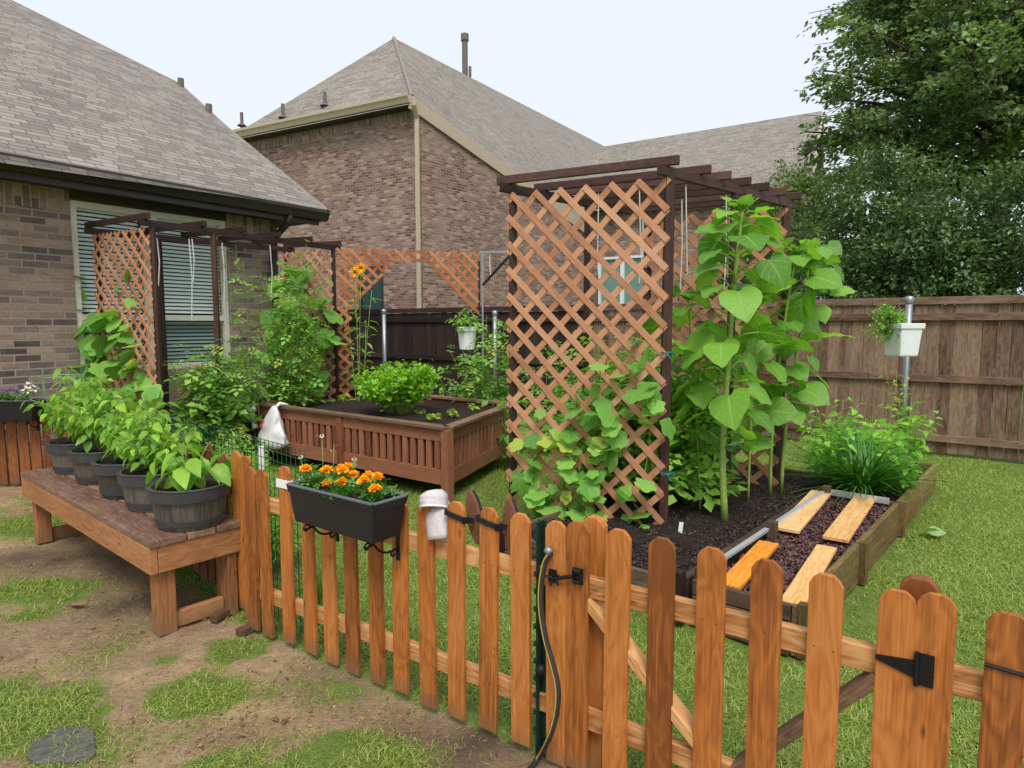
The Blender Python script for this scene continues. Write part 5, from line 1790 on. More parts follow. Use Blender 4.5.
# sunflowers
def sunflower(label, base, pts, r, leaves, size, t0, grp="tall sunflowers in the right bed", bias=None, top=True):
    o = thing("sunflower", label, "sunflower", tuple(base), 0, grp)
    P = np.array([np.array(p) for p in pts])
    # smooth polyline
    tt = np.linspace(0, 1, 14)
    PP = at_curve(P, tt)
    sm = MB()
    sm.tube([Vector(p) for p in PP], list(np.linspace(r, r * .38, len(PP))), 10)
    lb = LB()
    n = leaves
    for i in range(n):
        t = t0 + (1 - t0) * (i + .5) / n
        pos = at_curve(PP, [t])[0]
        az = i * 2.4 + random.uniform(-.5, .5) + (bias or 0)
        k = 1.0 - .55 * max(0, (t - .72) / .28)
        pl = size * random.uniform(.65, 1.05) * k
        pd = dirs([az], [random.uniform(.3, .65)])[0]
        j = pos + pd * pl
        jm = pos + pd * pl * .5 + np.array([0, 0, .02])
        sm.tube([Vector(pos), Vector(jm), Vector(j)], [r * .26, r * .2, r * .16], 6)
        dd = dirs([az + random.uniform(-.25, .25)], [(random.uniform(-.95, -.35) if i % 2 else random.uniform(-.5, .3)) if t < .93 else random.uniform(.2, .9)])[0]
        lb.add(T_HEART, [j], [dd], size * k * random.uniform(.62, 1.25), [random.gauss(0, .45)], None, random.uniform(.95, 1.22))
    if top:
        tp = PP[-1]
        for q in range(7):
            lb.add(T_HEART, [tp + np.array([0, 0, -.02])], dirs([q * 2.4 + .5], [random.uniform(.3, 1.1)]), size * random.uniform(.3, .62), [random.gauss(0, .3)], None, .75)
    sm.build("stem", M['stem'], o, smooth=True)
    lb.build("foliage", M['leaf_sun'], o)
    return o
def chainpts(pxs, Y0, Y1):
    n = len(pxs)
    return [atY(px, py, Y0 + (Y1 - Y0) * i / (n - 1)) for i, (px, py) in enumerate(pxs)]
p = atz(725, 524, .19); yb = p.y
sunflower("tallest sunflower, thick pale stem rising beside the dark middle post", p, [p] + chainpts([(722, 460), (727, 380), (733, 300), (739, 240), (743, 205)], yb, yb), .026, 52, .22, .22)
p = atz(770, 497, .19); yb2 = p.y
sunflower("slim sunflower just right of the dark middle post", p, [p] + chainpts([(771, 440), (778, 370), (788, 300), (795, 262), (798, 250)], yb2, yb2 - .1), .016, 36, .205, .24, bias=1.0)
p = atz(781, 494, .19); yb3 = p.y
sunflower("rightmost sunflower with leaves reaching past the lattice arch", p, [p] + chainpts([(784, 440), (794, 370), (804, 310), (812, 262), (816, 248)], yb3, yb3 - .05), .016, 38, .205, .22, bias=2.2)
p = atz(700, 512, .19); yb4 = p.y
sunflower("shorter sunflower between the lattice corner and the tallest sunflower", p, [p] + chainpts([(698, 450), (694, 380), (690, 330), (688, 296)], yb4, yb4 - .1), .011, 24, .21, .2, bias=.4)
p = atz(748, 503, .19)
sunflower("low sunflower behind the dark middle post", p, [p] + chainpts([(750, 440), (752, 390), (756, 345), (758, 320)], p.y, p.y), .011, 18, .21, .25, bias=.9)
# teal ties on posts and stems
for px, py, Y, lab in ((733, 447, yb - .03, "teal plant tie round the thick sunflower stem"), (668, 353, RN2.y - .06, "teal plant tie high on the lattice corner post"), (668, 474, RN2.y - .06, "teal plant tie low on the lattice corner post"), (795, 275, yb3 - .06, "teal plant tie on the upper stem of the rightmost sunflower")):
    c = atY(px, py, Y); m = MB()
    m.tube([c + Vector((.045 * math.cos(a), .03 * math.sin(a), .006 * math.sin(3 * a))) for a in np.linspace(0, 2 * PI, 17)], .006, 6)
    m.tube([c + Vector((-.01, -.03, 0)), c + Vector((.01, -.05, -.04))], .005, 5)
    tag(m.build("plant_tie", M['tie'], None), lab, "plant tie", "teal plant ties")

# chives and leafy plants in the far bed
p = bed(2.78, -.20, .2); 
def blades(name, label, cat, base, n, L, spread, mat, w=.012, rad=.06, droop=.5):
    o = thing(name, label, cat, tuple(base))
    az = rng.uniform(0, 2 * PI, n); rr_ = rad * np.sqrt(rng.random(n))
    org = np.stack([base[0] + rr_ * np.cos(az), base[1] + rr_ * np.sin(az), np.full(n, base[2])], 1)
    lb = LB(); lb.add(T_blade(6, w, droop), org, dirs(az + rng.normal(0, .4, n), np.clip(rng.normal(1.15, spread, n), .35, 1.57)), L * rng.uniform(.6, 1.15, n), rng.normal(0, .3, n))
    lb.build("foliage", M[mat], o); return o
blades("chive_plant", "dense dark green chive clump behind the metal strip of the mulch bed", "chives", tuple(p), 620, .56, .3, 'leaf_chive', .012, .10, .6)
for t, b_, rad, h, T, mat, sz, lab, nm in ((2.95, .06, .24, .50, T_OVATE, 'leaf_basil', .11, "leafy green plant directly behind the chive clump", "basil_plant"), (3.25, -.22, .27, .50, T_OVATE, 'leaf_basil', .11, "bright basil plant right of the chives", "basil_plant"), (3.0, -.42, .18, .34, T_OVATE, 'leaf_basil', .10, "small basil plant at the right edge of the far timber bed", "basil_plant"),
                                    (3.65, -.05, .30, .62, T_PINN, 'leaf_basil', .17, "feathery bright green plant in the middle of the far timber bed", "tomato_plant"), (3.95, -.34, .28, .68, T_OVATE, 'leaf_basil', .10, "bright bushy plant at the far end below the white square bucket", "basil_plant"), (3.6, .25, .3, .66, T_OVATE, 'leaf_basil', .12, "bushy plant left of the far timber bed against the fence", "basil_plant")):
    q = bed(t, b_, .19)
    bush(nm, lab, "leafy plant", tuple(q), rad, h * 1.15, 12, 14, T, mat, sz, 'stem', .05, .2, 1, 0, (0, 0), None, .005, (-.4, .5), .4, .05, 1.25)
# square white bucket on its steel post, with a trailing plant
pp = atY(905, 380, 6.45); pp.z = 0
o = pipe_post(pp, 1.84, "grey steel post carrying the white square bucket before the fence", 'galv')
_c = atY(902, 339, pp.y - .18); bc = Vector((_c.x, _c.y, 0))
o = thing("square_bucket", "white square plastic bucket hung on a steel post before the right fence", "bucket", (bc.x, bc.y, 1.30), R(12))
m = MB()
def frustum(mb, w0, w1, z0, z1, d0=None, d1=None):
    d0 = d0 or w0; d1 = d1 or w1
    vs = [(sx * w / 2, sy * d / 2, z) for (w, d, z) in ((w0, d0, z0), (w1, d1, z1)) for sx, sy in ((-1, -1), (1, -1), (1, 1), (-1, 1))]
    mb.raw(vs, [(0, 3, 2, 1), (4, 5, 6, 7), (0, 1, 5, 4), (1, 2, 6, 5), (2, 3, 7, 6), (3, 0, 4, 7)])
frustum(m, .20, .245, 0, .30); m.build("bucket_body", M['white'], o, local=True, bevel=.015)
m = MB(); frustum(m, .262, .268, .262, .315); m.build("bucket_rim", M['white'], o, local=True, bevel=.008)
m = MB(); m.tube([(-.02, .10, .31), (-.03, .08, .42), (.03, .08, .46), (.06, .1, .33)], .005, 6); m.build("hanger", M['galv'], o, local=True)
_h = atY(882, 318, pp.y - .16)
hb = (bc.x - .05, bc.y, 1.60)
hs = [curve(hb, (_h.x + random.uniform(-.16, .14), _h.y + random.uniform(-.14, .14), _h.z + random.uniform(-.24, .10)), (0, 0, .10)) for _ in range(24)]
leafy("trailing_plant", "small leaved trailing plant spilling left from the white square bucket", "trailing plant", hb, hs, 16, T_MINI, 'leaf_tom', .055, .003, 'stem_dk', .2, .02, (-.8, .4), None, 1.2, .1, False, 2, .025)
# vine climbing towards the bucket
q = bed(3.95, -.42, .4)
vs_ = [curve(tuple(q), tuple(Vector((bc.x + random.uniform(-.15, .1), bc.y, 1.22 + random.uniform(-.25, .06)))), (-.12, 0, 0)) for _ in range(4)]
leafy("climbing_vine", "thin climbing vine reaching up to the white square bucket", "vine", tuple(q), vs_, 12, T_OVATE, 'leaf_seed', .07, .003, 'stem', .3, .03, (-.4, .4), None, 1.2)

# left bed: cucumber on the left lattice
LU = (LN2 - LN1).normalized(); LNn = Vector((LU.y, -LU.x, 0)); LNn = LNn if LNn.y < 0 else -LNn
def llat(px, py, out): return onplane(px, py, LN1 + LNn * out, LNn)
spots = in_ell(34, 112, 360, 32, 42) + in_ell(22, 92, 335, 32, 40) + in_ell(16, 130, 390, 26, 36) + [(72, 268), (70, 282), (78, 276), (76, 298), (120, 350), (140, 345), (132, 300), (122, 330), (96, 325), (70, 330), (68, 345), (84, 322), (135, 352), (118, 285), (112, 310), (128, 270)]
climber("cucumber_vine", "cucumber vine climbing the left lattice panel in front of the window", "cucumber vine", (LN1.x + .3, LN1.y - .2, .12), spots, LNn, .235, surf=llat, roots=3)
base = (-3.30, 7.15, .12)
bush("tomato_plant", "full green tomato plant before the right half of the house window", "tomato plant", base, .46, 1.85, 20, 24, T_PINN, 'leaf_tom', .27, lean=(-.05, .05))
base = (LN2.x + .95, LN2.y + 1.2, .12)
bush("tomato_plant", "tall thin tomato plant with sparse dull leaves by the brown downspout", "tomato plant", base, .45, 2.6, 15, 36, T_PINN, 'leaf_tom', .21, pet=.06, lean=(.0, .2), jit=.5)
base = (LN2.x + .75, LN2.y + .7, .12)
bush("tomato_plant", "thin leggy tomato shoots reaching up before the window corner", "tomato plant", base, .25, 2.75, 3, 16, T_PINN, 'leaf_tom', .18, pet=.05, lean=(-.25, .1), jit=.2)
FU_ = (LF2 - LF1).normalized(); FNn = Vector((FU_.y, -FU_.x, 0)); FNn = FNn if FNn.y < 0 else -FNn
def flat_(px, py, out): return onplane(px, py, LF1 + FNn * (out + .1), FNn)
spots = in_ell(50, 302, 345, 34, 52) + in_ell(16, 290, 300, 20, 34) + in_ell(8, 318, 395, 16, 20) + [(322, 300), (338, 342), (336, 322), (320, 372), (325, 390), (286, 262), (290, 272), (330, 300)]
climber("bean_vine", "dense bean vine with heart leaves on the far end of the left arch", "bean vine", (LF2.x - .35, LF2.y - .3, .12), spots, FNn, .25, T=T_HEART, surf=flat_, roots=4)
base = (LF2.x - .75, LF2.y - .35, .12)
bush("tomato_plant", "bushy green tomato plant under the dense bean vine", "tomato plant", base, .55, 1.45, 16, 20, T_PINN, 'leaf_tom', .28)
# tall yellow flowering plant
o_b = (atY(350, 380, LF2.y - .2)); o_b = (o_b.x + .12, o_b.y, .0)
tips = [atY(355, 272, o_b[1]), atY(361, 268, o_b[1]), atY(372, 290, o_b[1]), atY(346, 300, o_b[1]), atY(366, 320, o_b[1])]
sts = [curve(o_b, tuple(t), (random.uniform(-.05, .05), 0, 0)) for t in tips]
cz = leafy("yellow_flower_plant", "tall slim stalk with two yellow flowers beside the far lattice post", "flower", o_b, sts, 16, T_LANCE, 'leaf_tom', .17, .007, 'stem', .25, .04, (-.3, .5))
def daisy(c, r_, parent, mat='petal_y', n=13, facing=(0, -1, .3)):
    f = Vector(facing).normalized(); x = f.cross(Vector((0, 0, 1))).normalized(); y = x.cross(f)
    lb = LB()
    a = np.linspace(0, 2 * PI, n, endpoint=False)
    d = np.array([tuple(x * math.cos(t) + y * math.sin(t) + f * .25) for t in a])
    lb.add(T_MINI, np.tile(np.array(c), (n, 1)), d, r_, rng.normal(0, .3, n), None, 1.1)
    m = MB(); m.ball(tuple(Vector(c) + f * .01), r_ * .28, 8)
    fl = lb.build("flower", M[mat], parent)
    m.build("flower_centre", M['cork'], fl)
for t in tips[:2]: daisy(tuple(t), .085, cz)
# plants behind the planter, near the round bucket
bq = atY(487, 380, 8.3); bush("tomato_plant", "tall airy tomato plant behind the right end of the slatted planter", "tomato plant", (bq.x, bq.y, 0), .50, 1.85, 16, 20, T_PINN, 'leaf_tom', .27)
bq = atY(462, 380, 8.9); bush("tomato_plant", "smaller tomato plant below the round white bucket", "tomato plant", (bq.x, bq.y, 0), .38, 1.15, 9, 14, T_PINN, 'leaf_tom', .24)
bq = atY(548, 380, 8.2); bush("tomato_plant", "tomato plant seen through the left holes of the right lattice", "tomato plant", (bq.x, bq.y, 0), .5, 1.5, 9, 14, T_PINN, 'leaf_tom', .26)
bq = atY(505, 380, 7.1); bush("climbing_vine", "pale leaved vine at the left edge of the right lattice", "vine", (bq.x, bq.y, 0), .22, 1.1, 4, 8, T_OVATE, 'leaf_cuke', .17, wid=1.5)
# round white bucket
c = atY(467, 338, 8.7)
o = thing("round_bucket", "round white bucket with a leafy plant beside the lattice screen", "bucket", (c.x, c.y, c.z - .15))
m = MB(); m.lathe([(.001, 0), (.10, 0), (.125, .28), (.13, .28), (.13, .30), (.115, .30), (.11, .26)], 24); m.build("bucket_body", M['white'], o, local=True, smooth=False)
m = MB(); m.lathe([(.126, .235), (.134, .24), (.134, .27), (.126, .275)], 24); m.build("bucket_rim", M['white'], o, local=True)
m = MB(); m.tube([(-.13, 0, .25), (-.1, 0, .45), (0, 0, .55), (.1, 0, .45), (.13, 0, .25)], .005, 6); m.build("handle", M['galv'], o, local=True)
b = (c.x, c.y, c.z + .1)
bush("pepper_plant", "bushy green plant growing out of the round white bucket", "pepper plant", b, .20, .34, 9, 11, T_OVATE, 'leaf_pepper', .10, wid=1.1)
for px, Y, h, lab in ((385, 10.0, 1.80, "grey steel post before the dark fence, left of the celery"), (495, 9.3, 1.76, "grey steel post behind the tall tomato plant by the right lattice")):
    q = atY(px, 380, Y); pipe_post(Vector((q.x, q.y, 0)), h, lab)

# weeds and wild flowers behind the picket fence by the bench
def fence_pt(s, y, z=0.0): return FO + FD * s + FN * y + Vector((0, 0, z))
for k, (px, Y, h, rad, n, lab) in enumerate(((228, 4.05, .92, .24, 22, "bright feathery green plant behind the pickets nearest the pots"), (246, 4.35, .82, .22, 20, "bright feathery green plant left of the white stake"), (271, 4.15, .50, .13, 12, "low feathery green plant right of the white stake"), (212, 4.5, .95, .24, 16, "airy pale green plant behind the wire mesh and the front pot"), (240, 4.9, .85, .25, 18, "bright feathery green plant farthest from the pickets, left of the plastic bag"))):
    b = atY(px, 400, Y); b = (b.x, b.y, 0)
    leafy("feathery_plant", lab, "garden plant", b, splay(b, n, rad, h, .4, .06), 28, T_LANCE, 'leaf_weed', .08, .0035, 'stem', .3, .02, (-.2, .9), None, .8, 0, False, 3, .03)
b = atY(322, 400, 3.65); b = (b.x, b.y, 0)
sts = splay(b, 16, .21, 1.04, .28, .05)
o = leafy("small_flower_plant", "wispy plant with small pale flowers behind the marigold box", "flower", b, sts, 9, T_LANCE, 'leaf_weed', .042, .0042, 'stem', .4, .02, (-.2, .8), None, .8, 0, False)
for k in range(10):
    daisy(tuple(sts[k][-1]), .018, o, 'petal_w' if k % 3 else 'petal_y', 7, (0, -.6, .8))
# grey leaved plant and wire cage behind the far pots
b = (-4.15, 6.25, 0); bush("dusty_plant", "small plant with dusty grey leaves behind the farthest pot", "garden plant", b, .32, .95, 9, 14, T_OVATE, 'leaf_grey', .08)
b = (-3.75, 6.2, 0); bush("pepper_plant", "bright leafy plant standing behind the pots before the left lattice", "pepper plant", b, .36, 1.16, 10, 14, T_OVATE, 'leaf_pepper', .11, wid=1.2)
c = atY(62, 376, 6.45)
o = thing("tomato_cage", "pale green wire tomato cage behind the far window box", "plant cage", (c.x, c.y, 0))
for z, r_ in ((c.z, .19), (c.z - .35, .16), (c.z - .7, .13)):
    m = MB(); m.tube([(r_ * math.cos(a), r_ * math.sin(a), z) for a in np.linspace(0, 2 * PI, 25)], .006, 6); m.build("hoop", M['cage'], o, local=True, smooth=True)
for k in range(6):
    a = k * PI / 3 + .2; m = MB(); m.tube([(.19 * math.cos(a), .19 * math.sin(a), c.z), (.08 * math.cos(a), .08 * math.sin(a), 0)], .004, 5); m.build("wire_leg", M['cage'], o, local=True)
# ------------------------------------------------------------------ marigold flower box on the fence
z0 = .915
c4 = [atz(285.5, 484, z0), atz(372.5, 505.5, z0), atz(406, 493, z0)]
bu = hdir(c4[0], c4[1]); bv = Vector((-bu.y, bu.x, 0)); bv = bv if bv.y > 0 else -bv
LB_ = (c4[1] - c4[0]).length; WB = .19
bo = (c4[0] + c4[1]) / 2 + bv * WB / 2
def trough(name, label, cen, u, L, W, H, mats=('black', 'galv'), grp=None):
    o = thing(name, label, "flower box", (cen.x, cen.y, cen.z - H), math.atan2(u.y, u.x), grp)
    t = .012
    m = MB()
    def fr(l0, w0, l1, w1, za, zb_):
        return [(sx * l / 2, sy * w / 2, z) for (l, w, z) in ((l0, w0, za), (l1, w1, zb_)) for sx, sy in ((-1, -1), (1, -1), (1, 1), (-1, 1))]
    v = fr(L * .90, W * .78, L * .965, W * .92, 0, H * .80)
    m.raw(v, [(0, 3, 2, 1), (0, 1, 5, 4), (1, 2, 6, 5), (2, 3, 7, 6), (3, 0, 4, 7)])
    m.build("box_body", M[mats[0]], o, local=True, bevel=.006)
    m = MB()
    v = fr(L * .975, W * .935, L, W, H * .79, H); m.raw(v, [(0, 1, 5, 4), (1, 2, 6, 5), (2, 3, 7, 6), (3, 0, 4, 7)])
    v2 = fr(L * .965, W * .90, L - .03, W - .03, H * .79, H - .001); m.raw(v2, [(4, 5, 1, 0), (5, 6, 2, 1), (6, 7, 3, 2), (7, 4, 0, 3)])
    m.build("collar", M[mats[0]], o, local=True, bevel=.003)
    m = MB()
    for sx, sy, ex, ey in ((-1, -1, 1, -1), (1, -1, 1, 1), (1, 1, -1, 1), (-1, 1, -1, -1)):
        a = Vector((sx * (L / 2 - .008), sy * (W / 2 - .008), H)); b_ = Vector((ex * (L / 2 - .008), ey * (W / 2 - .008), H)); m.beam(a, b_, .017, .008)
    m.build("rim", M['boxrim'], o, local=True, bevel=.002)
    m = MB()
    n1, n2 = 30, 10
    vs = [((i / n1 - .5) * (L * .93), (j / n2 - .5) * W * .86, H * .83 + .018 * noise.fractal(Vector((i * .5, j * .5, L * 10)), 1, 2, 3)) for j in range(n2 + 1) for i in range(n1 + 1)]
    m.raw(vs, [(j * (n1 + 1) + i, j * (n1 + 1) + i + 1, (j + 1) * (n1 + 1) + i + 1, (j + 1) * (n1 + 1) + i) for j in range(n2) for i in range(n1)])
    m.build("soil", M['mulch'], o, local=True, smooth=True)
    # scroll brackets underneath
    for sx in (-.32, .38):
        m = MB()
        pts = [(L * sx, W * .48, H * .2), (L * sx, W * .48, -.10)]
        m.beam((L * sx, W * .49, H * .3), (L * sx, W * .49, -.12), .02, .006, up=(0, 1, 0))
        sp = [(L * sx, W * .46 - t_ * W * .9 + .012 * math.sin(t_ * 9), -.012 - .07 * (1 - t_) + .012 * math.cos(t_ * 9)) for t_ in np.linspace(0, 1, 14)]
        for cx, cz_ in ((W * .36, -.085), (-W * .36, -.02)):
            sp2 = [(L * sx, cx + (.02 - .0016 * k) * math.cos(k * .7), cz_ + (.02 - .0016 * k) * math.sin(k * .7)) for k in range(10)]
            m.tube(sp2, .0045, 6)
        m.tube(sp, .005, 6)
        m.build("scroll_bracket", M['iron'], o, local=True)
    return o
M['boxrim'] = mat_plain("grey_box_rim", lin(96, 100, 108), .4, 0, .1, 30, .02)
trough("flower_box", "black trough of orange marigolds hung on the picket fence", bo, bu, LB_, WB, .165)
def marigold(label, base, nf, seed, h=.11):
    random.seed(seed)
    sts = splay(base, nf * 2 + 1, .078, h, .4, .012)
    o = leafy("marigold", label, "marigold", base, sts, 8, T_PINN, 'leaf_mari', .05, .0028, 'stem', .1, .012, (-.3, .7), "marigolds in the fence box", 1.0, 0, False, 2, .008)
    for k in range(nf):
        c = np.array(sts[(k * 2 + 1) % len(sts)][-1]) + np.array([0, 0, .014])
        lb = LB()
        for ring, (r_, pit, n) in enumerate(((.031, .05, 14), (.027, .4, 12), (.021, .8, 10), (.014, 1.2, 7))):
            az = np.linspace(0, 2 * PI, n, endpoint=False) + ring * .3
            lb.add(T_mini(.42, .15), np.tile(c + np.array([0, 0, .003 * ring]), (n, 1)), dirs(az, np.full(n, pit) + rng.normal(0, .12, n)), r_ * rng.uniform(.85, 1.15, n), rng.normal(0, .4, n))
        lb.build("flower", M['petal_o'], o)
    return o
def boxp(u_, v_): return tuple(bo + bu * (u_ * LB_) + bv * (v_ * WB) + Vector((0, 0, -.03)))
marigold("orange marigold at the left end of the black fence trough", boxp(-.34, .0), 3, 3)
marigold("orange marigold with tall flowers at the back of the fence trough", boxp(-.12, .22), 4, 4, .12)
marigold("orange marigold at the middle front of the fence trough", boxp(.04, -.12), 3, 5, .085)
marigold("orange marigold nearest the right end of the fence trough", boxp(.30, .05), 4, 6, .10)
random.seed(21)
# window box on the far-left fence
gpt = lambda s, y, z: FAR_END + _gd * s + Vector((-_gd.y, _gd.x, 0)) * y + Vector((0, 0, z))
_gd = cdir
wc_ = CORN - cdir * .47 + Vector((cdir.y, -cdir.x, 0)) * .13 + Vector((0, 0, .88))
trough("flower_box", "black trough of pansies hung on the far left picket fence", wc_, _gd, .80, .2, .2)
for u_, mat, lab, n in ((-.22, 'petal_y', "yellow pansy at the far left end of the pansy trough", 5), (-.05, 'petal_p', "purple pansy left of centre in the pansy trough", 7), (.10, 'petal_p', "purple pansy beside the white petunia in the trough", 6), (.26, 'petal_w', "white petunia at the right end of the pansy trough", 3)):
    b = wc_ + _gd * u_ + Vector((0, 0, -.03)); b = tuple(b)
    sts = splay(b, n + 5, .12, .17, .4, .02)
    o = leafy("petunia" if mat == 'petal_w' else "pansy", lab, "flower", b, sts, 9, T_OVATE, 'leaf_mari', .05, .003, 'stem', .1, .01, (-.3, .6), None, 1.2)
    for k in range(n): daisy(tuple(Vector(sts[k][-1]) + Vector((0, -.02, .01))), .055 if mat == 'petal_w' else .036, o, mat, 6, (.1, -.8, .55))

# ------------------------------------------------------------------ shoes hung on the pickets
def local_fence(s, y, z): return FO + FD * s + FN * y + Vector((0, 0, z))
def sandal(label, px, tx, tz, tilt):
    s, zt = PK_S[px]
    o = thing("sandal", label, "sandal", tuple(FO), FROT, "footwear drying on the pickets")
    # sole stands behind the picket, toe up
    L, W = .22, .070
    out = [(W * .5 * math.sin(PI * t) ** .55 * (1 if t < .5 else .92) * sgn_, L * t) for sgn_, seq in ((1, np.linspace(0.02, .98, 14)), (-1, np.linspace(.98, .02, 14))) for t in seq]
    Mx = Matrix.Translation((s + tx, .038, zt + tz)) @ Matrix.Rotation(R(-6), 4, 'X') @ Matrix.Rotation(R(tilt), 4, 'Y')
    m = MB(); m.prism(out, Mx, .014); m.build("footbed", M['cork'], o, local=True, bevel=.003)
    m = MB(); m.prism([(x * 1.03, z) for x, z in out], Mx @ Matrix.Translation((0, .0142, 0)), .016); m.build("sole", M['black'], o, local=True, bevel=.003)
    # strap across the picket front
    zs_ = zt - .052
    y0 = -PTH - .004
    pts = [(s + .060, .032, zs_ - .026), (s + .052, .01, zs_ - .018), (s + .046, y0, zs_ - .010), (s, y0 - .003, zs_ - .002), (s - .046, y0, zs_ + .006), (s - .052, .01, zs_ + .004), (s - .045 + tx * .3, .046, zs_)]
    m = MB()
    for a, b_ in zip(pts[:-1], pts[1:]): m.beam(a, b_, .004, .022)
    m.build("strap", M['blackbag'], o, local=True, bevel=.001)
    m = MB(); m.beam((s + .045, y0 - .004, zs_ - .012), (s + .062, .004, zs_ - .016), .006, .026); m.build("buckle", M['iron'], o, local=True, bevel=.001)
sandal("brown soled sandal hung on the picket next to the grey canvas shoe", 457, .075, -.175, -18)
sandal("brown soled sandal with black buckle hung on the picket nearer the gate", 489, .078, -.19, -9)
s, zt = PK_S[428]
o = thing("canvas_shoe", "pale grey canvas shoe slipped upside down over a picket top", "shoe", tuple(FO), FROT, "footwear drying on the pickets")
L_ = .20
Mx = Matrix.Translation((s + .004, .050, zt + .045)) @ Matrix.Rotation(R(-16), 4, 'X') @ Matrix.Rotation(R(-17), 4, 'Y')
m = MB(); n1, n2 = 12, 14; vs = []
for i in range(n1 + 1):
    t = i / n1 * .40
    k_ = math.sqrt(max(.0, 1 - (1 - min(1, (t + .004) / .2)) ** 2))
    for k in range(n2 + 1):
        a = PI * k / n2
        vs.append(Mx @ Vector((.056 * k_ * math.cos(a), -.088 * k_ * (math.sin(a) ** .8) * (1 + .04 * math.sin(t * 60 + a * 3)), -L_ * t * (1 - .12 * math.sin(a) * (i == n1)))))
fcs = [(i * (n2 + 1) + k, i * (n2 + 1) + k + 1, (i + 1) * (n2 + 1) + k + 1, (i + 1) * (n2 + 1) + k) for i in range(n1) for k in range(n2)]
b0 = n1 * (n2 + 1); hem_pts = [vs[b0 + k] for k in range(n2 + 1)]
row = []
for k in range(n2 + 1):
    a = PI * k / n2; vs.append(Mx @ Vector((.054 * math.cos(a), -.044 * math.sin(a) ** .8, -L_ * .36))); row.append(len(vs) - 1)
for q in range(1, 7):                                     # open quarters running back to the heel
    t = .40 + q * .1
    nr = []
    for k in range(n2 + 1):
        a = PI * k / n2; w_ = .056 - .006 * q / 6
        vs.append(Mx @ Vector((w_ * math.cos(a), -(.046 - .001 * q) * min(1, math.sin(a) ** .8), -L_ * t))); nr.append(len(vs) - 1)
    for k in range(n2):
        fcs.append((row[k], row[k + 1], nr[k + 1], nr[k]))
    row = nr
m.raw(vs, fcs)
ob = m.build("upper", M['suede'], o, local=True, smooth=True)
sol = ob.modifiers.new("thick", 'SOLIDIFY'); sol.thickness = .005
m = MB(); m.tube(hem_pts, .0045, 6); m.build("hem", M['white'], o, local=True, smooth=True)
m = MB()
m.prism([(.054 * (math.sin(PI * min(.98, max(.02, q))) ** .42) * g_ * (1 - .15 * (q > .5)), -L_ * q) for g_, seq in ((1, np.linspace(.0, 1, 14)), (-1, np.linspace(1, .0, 14))) for q in seq], Mx, .016); m.build("sole", M['suede'], o, local=True, bevel=.003)

# ------------------------------------------------------------------ green steel T-post and garden hose
sT, _ = fs(539, 600)
o = thing("steel_stake", "dark green steel T-post standing between two pickets by the hose", "post", tuple(local_fence(sT, .0, 0)), FROT)
m = MB(); m.beam((0, .02, 0), (0, .02, .90), .034, .006, up=(0, 1, 0)); m.beam((0, .0, 0), (0, .0, .90), .006, .032, up=(0, 1, 0))
for k in range(12): m.beam((0, -.022, .12 + k * .065), (0, -.022, .137 + k * .065), .012, .012, up=(0, 1, 0))
m.build("stake", M['tpost'], o, local=True)
m = MB(); m.ball((.022, -.02, .36), .022, 10); m.build("insulator", M['iron'], o, local=True, smooth=True)
HPX = [(551, 553), (545, 562), (541, 585), (541, 610), (546, 640), (553, 665), (558, 690), (556, 715), (549, 738), (538, 758), (522, 775), (470, 800)]
hp = []
for i, (px, py) in enumerate(HPX):
    if i < 9: p = onplane(px, py, FO - FN * (.035 + .006 * i), FN)
    else: p = atz(px, py, .02)
    hp.append(p)
def smoothpts(P, n=60):
    P = [Vector(p) for p in P]
    out = []
    for i in range(len(P) - 1):
        p0, p1, p2, p3 = P[max(0, i - 1)], P[i], P[i + 1], P[min(len(P) - 1, i + 2)]
        for k in range(6):
            t = k / 6
            out.append(.5 * ((2 * p1) + (p2 - p0) * t + (2 * p0 - 5 * p1 + 4 * p2 - p3) * t * t + (3 * p1 - p0 - 3 * p2 + p3) * t ** 3))
    return out + [P[-1]]
hp = smoothpts(hp)
o = thing("garden_hose", "black garden hose with a yellow stripe hanging beside the gate latch", "hose", tuple(hp[-1]))
m = MB(); m.tube(hp, .0105, 12); m.build("hose_tube", M['hose'], o, smooth=True)
m = MB(); m.tube([p - FN * .0075 + FD * -.003 for p in hp], .0034, 8); m.build("stripe", M['hosey'], o, smooth=True)
m = MB(); m.tube([hp[0] + FD * -.02 + up * .012, hp[0] + up * .0], .014, 10); m.build("coupling", M['galv'], o, smooth=True)

# ------------------------------------------------------------------ wire mesh behind the pickets, white stake
o = thing("wire_mesh", "green wire mesh netting standing behind the pickets and the pots", "wire fence", tuple(local_fence(fs(250, 460)[0], .1, 0)))
m = MB()
sa, sb = fs(288, 470)[0], fs(222, 458)[0]
A_, B_ = local_fence(sa, .10, 0), local_fence(sb, .2, 0)
KB = B_ + (FAR_END - KX).normalized() * 1.6
for (P0, P1) in ((A_, B_), (B_, KB)):
    L = (P1 - P0).length; d = (P1 - P0).normalized()
    k = 0
    while k * .05 < L:
        q = P0 + d * k * .05; m.tube([q, q + up * .98], .0022, 4); k += 1
    for z in np.arange(.03, 1.0, .05): m.tube([P0 + up * z, P1 + up * z], .0022, 4)
m.build("mesh", M['wire'], o)
p = atY(262, 470, 3.75); m = MB()
m.beam(Vector((p.x, p.y, 0)), Vector((p.x, p.y, 0)) + up * (atY(262, 446, 3.75).z), .03, .012, up=(0, 1, 0))
tag(m.build("white_stake", M['white'], None, bevel=.002), "white plastic stake standing among the feathery green plants", "stake")

